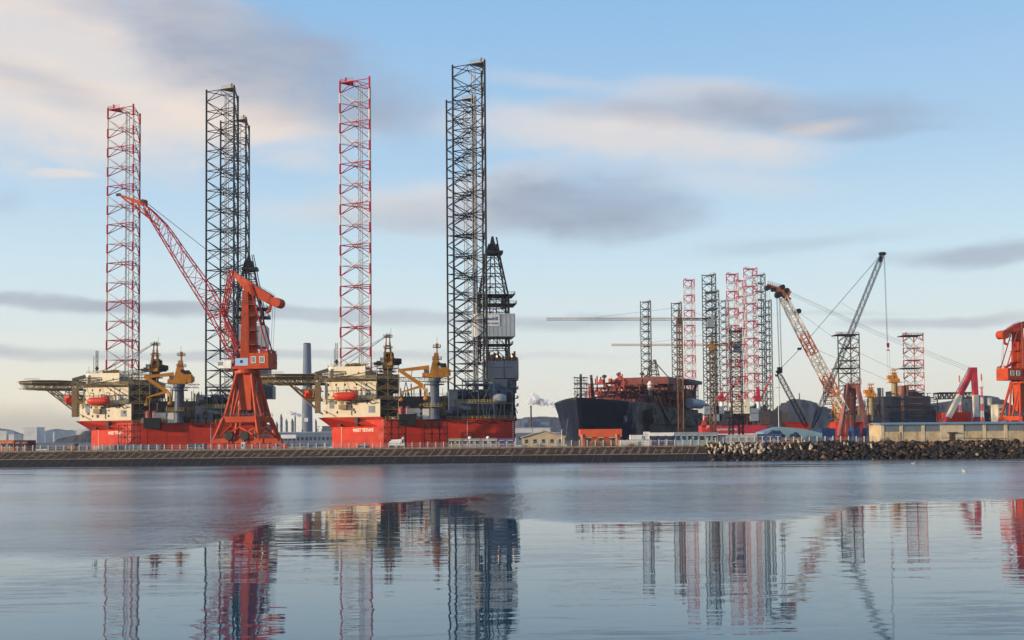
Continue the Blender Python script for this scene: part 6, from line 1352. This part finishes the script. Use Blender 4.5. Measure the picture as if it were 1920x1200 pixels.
for px, py, lab in ((881, 821, 'white globe lamp beside the grey panel cabin'), (915, 820.5, 'white globe lamp beside the pale cabin next to the purple one')):
    D = 345.5; c = W(px, 838, D); t = thing('street_lamp', lab, 'lamp', (c.x, D, QZ), 0, 'white globe lamps'); z = W(px, py, D).z - QZ; q = MB(); q.tube(V(0, 0, 0), V(0, 0, z - .3), .09, 6); part(t, 'post', q, m_white); q = MB(); q.lathe((0, 0, z), [(.05, -.5), (.42, -.3), (.52, 0), (.42, .3), (.05, .5)], 12); part(t, 'globe', q, mat('globe_white', (236, 232, 226), .3, var=.02), smooth=True)
for px, py, D, lab in ((597, 800, 500, 'tall pale lamp pole between the chimney and the red rig bow'), (999, 790, 470, 'slim lamp pole behind the gabled hut'), (1053, 806, 345.5, 'short lamp pole at the end of the gabled hut'), (1461, 727, 395, 'tall lamp pole beside the slack hook of the floating crane')):
    c = W(px, 838, D); t = thing('lamp_pole', lab, 'lamp', (c.x, D, QZ), 0, 'lamp poles on the quay'); z = W(px, py, D).z - QZ; q = MB(); q.tube(V(0, 0, 0), V(0, 0, z), .14, 6, r2=.08); part(t, 'post', q, m_white); q = MB(); q.bar(V(-.8, 0, z), V(.8, 0, z), .3, .2); part(t, 'lamp_head', q, m_grey)
# pale tent roofs with tarpaulin heaps
D = 372; a, b_ = W(1432, 822, D), W(1542, 822, D); L = b_.x - a.x; t = thing('storage_tent', 'long pale blue green storage tent behind the white hoardings', 'tent', (a.x, D, QZ)); zz = W(1487, 800, D).z - QZ
q = MB(); q.add([(0, 0, 0), (L, 0, 0), (L, 0, zz * .62), (L * .72, 0, zz * .86), (L * .3, 0, zz), (0, 0, zz * .72), (0, 12, 0), (L, 12, 0), (L, 12, zz * .62), (L * .72, 12, zz * .86), (L * .3, 12, zz), (0, 12, zz * .72)], [(0, 1, 2, 3, 4, 5), (11, 10, 9, 8, 7, 6), (0, 5, 11, 6), (5, 4, 10, 11), (4, 3, 9, 10), (3, 2, 8, 9), (2, 1, 7, 8)]); part(t, 'roof', q, mat('tent_pale', (112, 140, 152), .6, var=.1)); q = MB()
for x in (.02, .35, .98): q.bar(V(L * x, -.15, 0), V(L * x, -.15, zz * .4), .3)
part(t, 'post', q, m_grey)
for px0, px1, py, lab in ((1442, 1482, 806, 'larger dark blue tarpaulin heap before the pale tent'), (1484, 1512, 811, 'smaller dark tarpaulin heap before the pale tent')):
    D = 362; a, b_ = W(px0, 822, D), W(px1, 822, D); r = random.Random(px0); q = MB(); n = 9; z = W(px0, py, D).z - QZ + .6; vs = []
    for i in range(n + 1):
        u = i / n; hh = z * (math.sin(math.pi * u) ** .35) * r.uniform(.8, 1)
        for k in range(5): v = k / 4; vs.append((a.x + (b_.x - a.x) * u, D + 5 * v, QZ + hh * math.sin(math.pi * v * .5 + .0) if k else QZ))
    q.add(vs, [(i * 5 + k, (i + 1) * 5 + k, (i + 1) * 5 + k + 1, i * 5 + k + 1) for i in range(n) for k in range(4)]); tag(part(None, 'tarpaulin_heap', q, mat('tarp_dark', (30, 36, 50), .6, var=.3)), lab, 'tarpaulin', 'tarpaulin heaps by the pale tent')
# rusty long warehouse on the quay edge at the right
D = 345; a, b_ = W(1653, 822, D), W(1990, 822, D); L = b_.x - a.x; H = W(1700, 795, D).z - QZ; t = thing('quay_warehouse', 'long low rust streaked warehouse with louvre windows above the boulders', 'warehouse', (a.x, D, QZ))
q = MB(); q.b6(0, L, 0, 12, -.4, H * .62); q.b6(0, L, .25, 12, H * .62, H * .97); part(t, 'wall', q, mat('warehouse_wall', (178, 160, 126), .85, var=.2, scale=.35, rust=.55, rcol=(118, 62, 34)))
q = MB(); xs = [W(px, 815, D).x - a.x for px in (1655, 1690, 1731, 1766, 1804, 1846, 1886, 1925)]
for x in xs: q.b6(x - .5, x + .5, -.12, .3, 0, H * .95)
q.b6(xs[3] - .4, xs[4] + .2, -.14, .2, 0, H * .96); parts(t, 'pillar', q, mat('warehouse_pillar', (186, 172, 142), .85, var=.15, scale=.5, rust=.4, rcol=(112, 62, 36)))
for i, (x0, x1) in enumerate(zip(xs, xs[1:])):
    if i == 3: continue
    q = MB(); q.b6(x0 + .6, x1 - .6, .12, .3, H * .62, H * .94); wv = part(t, 'window', q, mat('louvre_grey', (98, 108, 116), .5, var=.1)); q = MB()
    for k in range(8): z = H * (.64 + .3 * k / 8); q.b6(x0 + .6, x1 - .6, .04, .13, z, z + .07)
    part(wv, 'louvre', q, m_grey)
q = MB(); q.prism([(-.6, -.7), (L, -.7), (L, 6), (-.6, 6)], H * .97, H + .06, top=[(-.6, -.7), (L, -.7), (L, 6), (-.6, 6)]); q.prism([(-.6, -.7), (L, -.7), (L, 12.5), (-.6, 12.5)], H + .06, H + .55, top=[(-.6, 5), (L, 5), (L, 7), (-.6, 7)])
for k in range(int(L / 1.1)): q.b6(k * 1.1, k * 1.1 + .12, -.76, -.68, H * .93, H + .1)
part(t, 'roof', q, mat('roof_blue_grey', (108, 128, 142), .5, var=.15, scale=.5, rust=.15))
q = MB(); x = (xs[3] + xs[4]) / 2; q.b6(x - .9, x + .9, -.2, -.12, 0, H * .5); q.b6(x - 1.5, x + 1.5, -.9, -.1, H * .52, H * .58); part(t, 'door', q, m_brown)
q = MB(); q.tube(V(xs[3], -.25, H * .3), V(xs[6], -.25, H * .24), .07, 4); q.tube(V(xs[1] - .4, -.25, 0), V(xs[1] - .4, -.25, H * .6), .1, 4); parts(t, 'drain_pipe', q, m_brown)
# beige tower block and tank behind the warehouse
fb = fbuild('tower_block', 'small beige block with a grid of dark openings beside the portal crane', 'building', 1873, 1887, 758, 520, m_beige, 8, m_tan); fb_z = W(1880, 758, 520).z - QZ
for r_ in range(4):
    for c_ in range(3): q = MB(); q.b6(-1.2 + c_ * 1.0, -.6 + c_ * 1.0, -.1, .05, fb_z - 3 - r_ * 2.2, fb_z - 1.8 - r_ * 2.2); part(fb, 'window', q, m_glass)
c = W(1857, 800, 600); t = thing('storage_silo', 'short pale cylindrical silo on a dark frame behind the warehouse', 'silo', (c.x, 600, QZ)); z0, z1 = W(1857, 760, 600).z - QZ, W(1857, 747, 600).z - QZ; q = MB(); q.lathe((0, 0, 0), [(1.2, z0), (1.2, z1), (.9, z1 + .4)], 12); part(t, 'shell', q, m_beige); q = MB(); q.lattice(V(0, 0, -3), V(0, 0, z0), 5, 3.4, 3.4, .3, .2); part(t, 'frame', q, m_black)
q = MB(); r = random.Random(21); t = thing('conveyor_works', 'dark tangled conveyor works beside the banded back frame', 'machinery', (W(1852, 800, 590).x, 590, QZ)); x0, x1 = W(1838, 0, 590).x - t.location.x, W(1892, 0, 590).x - t.location.x
for k in range(46): x = r.uniform(x0, x1); h = r.uniform(3, 15) * (1 - .6 * abs((x - (x0 + x1) / 2) / (x1 - x0))); q.b6(x - r.uniform(.3, 1), x + r.uniform(.3, 1), r.uniform(0, 8), 10, 0, h)
part(t, 'frame', q, m_black); q = MB(); q.bar(V(x0, 2, 1), V(0, 2, 15), 1.4, 1.6); q.bar(V(x1, 2, 2), V(1, 2, 14), 1.2, 1.2); part(t, 'conveyor', q, m_deck)
# sea birds on the water
bird = MB(); bird.lathe((0, 0, 0), [(.03, -.02), (.16, .05), (.13, .16), (.05, .2)], 8); 
r0 = thing('gull', 'white gull floating close to the boulder slope', 'bird', tuple(W(1712, 875.5, 280).xy) + (0,), 0, 'gulls on the water'); q = MB(); vs = []
for i in range(7):
    u = i / 6; rr = .17 * math.sin(math.pi * (u * .9 + .05)) ** .7
    for k in range(8): an = 6.283 * k / 8; vs.append((-.35 + .7 * u, rr * math.cos(an), .1 + rr * .8 * math.sin(an) + .05 * (1 - u) ** 2))
for i in range(4):
    rr = (.09, .1, .08, .02)[i]
    for k in range(8): an = 6.283 * k / 8; vs.append((.27 + (0, .03, .1, .2)[i] + rr * .2, rr * math.cos(an), .22 + (0, .1, .12, .1)[i] + rr * math.sin(an)))
q.add(vs, [(i * 8 + k, i * 8 + (k + 1) % 8, (i + 1) * 8 + (k + 1) % 8, (i + 1) * 8 + k) for i in list(range(6)) + [7, 8, 9] for k in range(8)]); part(r0, 'body', q, m_white); q = MB(); q.b6(.45, .62, -.03, .03, .31, .35); part(r0, 'beak', q, m_yellow); q = MB()
for s in (-1, 1): q.add([(-.4, s * .17, .16), (.15, s * .18, .2), (.1, s * .1, .3), (-.45, s * .04, .26)], [(0, 1, 2, 3)])
part(r0, 'wing', q, m_grey); r0.scale = (1.3, 1.3, 1.3)
dup(r0, (W(1808, 890, 215).x, 215, 0), 2.0, 'white gull floating farther out on the smooth water'); 
# ---------------------------------------------------------------- haze over the harbour
q = MB(); q.b6(-4200, 4200, -300, 4800, -4.5, 215); hz = bpy.data.materials.new('haze'); hz.use_nodes = True; nt = hz.node_tree
for n in list(nt.nodes):
    if n.type == 'BSDF_PRINCIPLED': nt.nodes.remove(n)
vol = nt.nodes.new('ShaderNodeVolumePrincipled'); vol.inputs['Color'].default_value = (.86, .90, .96, 1); vol.inputs['Density'].default_value = 0.00006; vol.inputs['Anisotropy'].default_value = 0.2
nt.links.new(vol.outputs[0], [n for n in nt.nodes if n.type == 'OUTPUT_MATERIAL'][0].inputs['Volume'])
tag(part(None, 'haze', q, hz), kind='stuff')
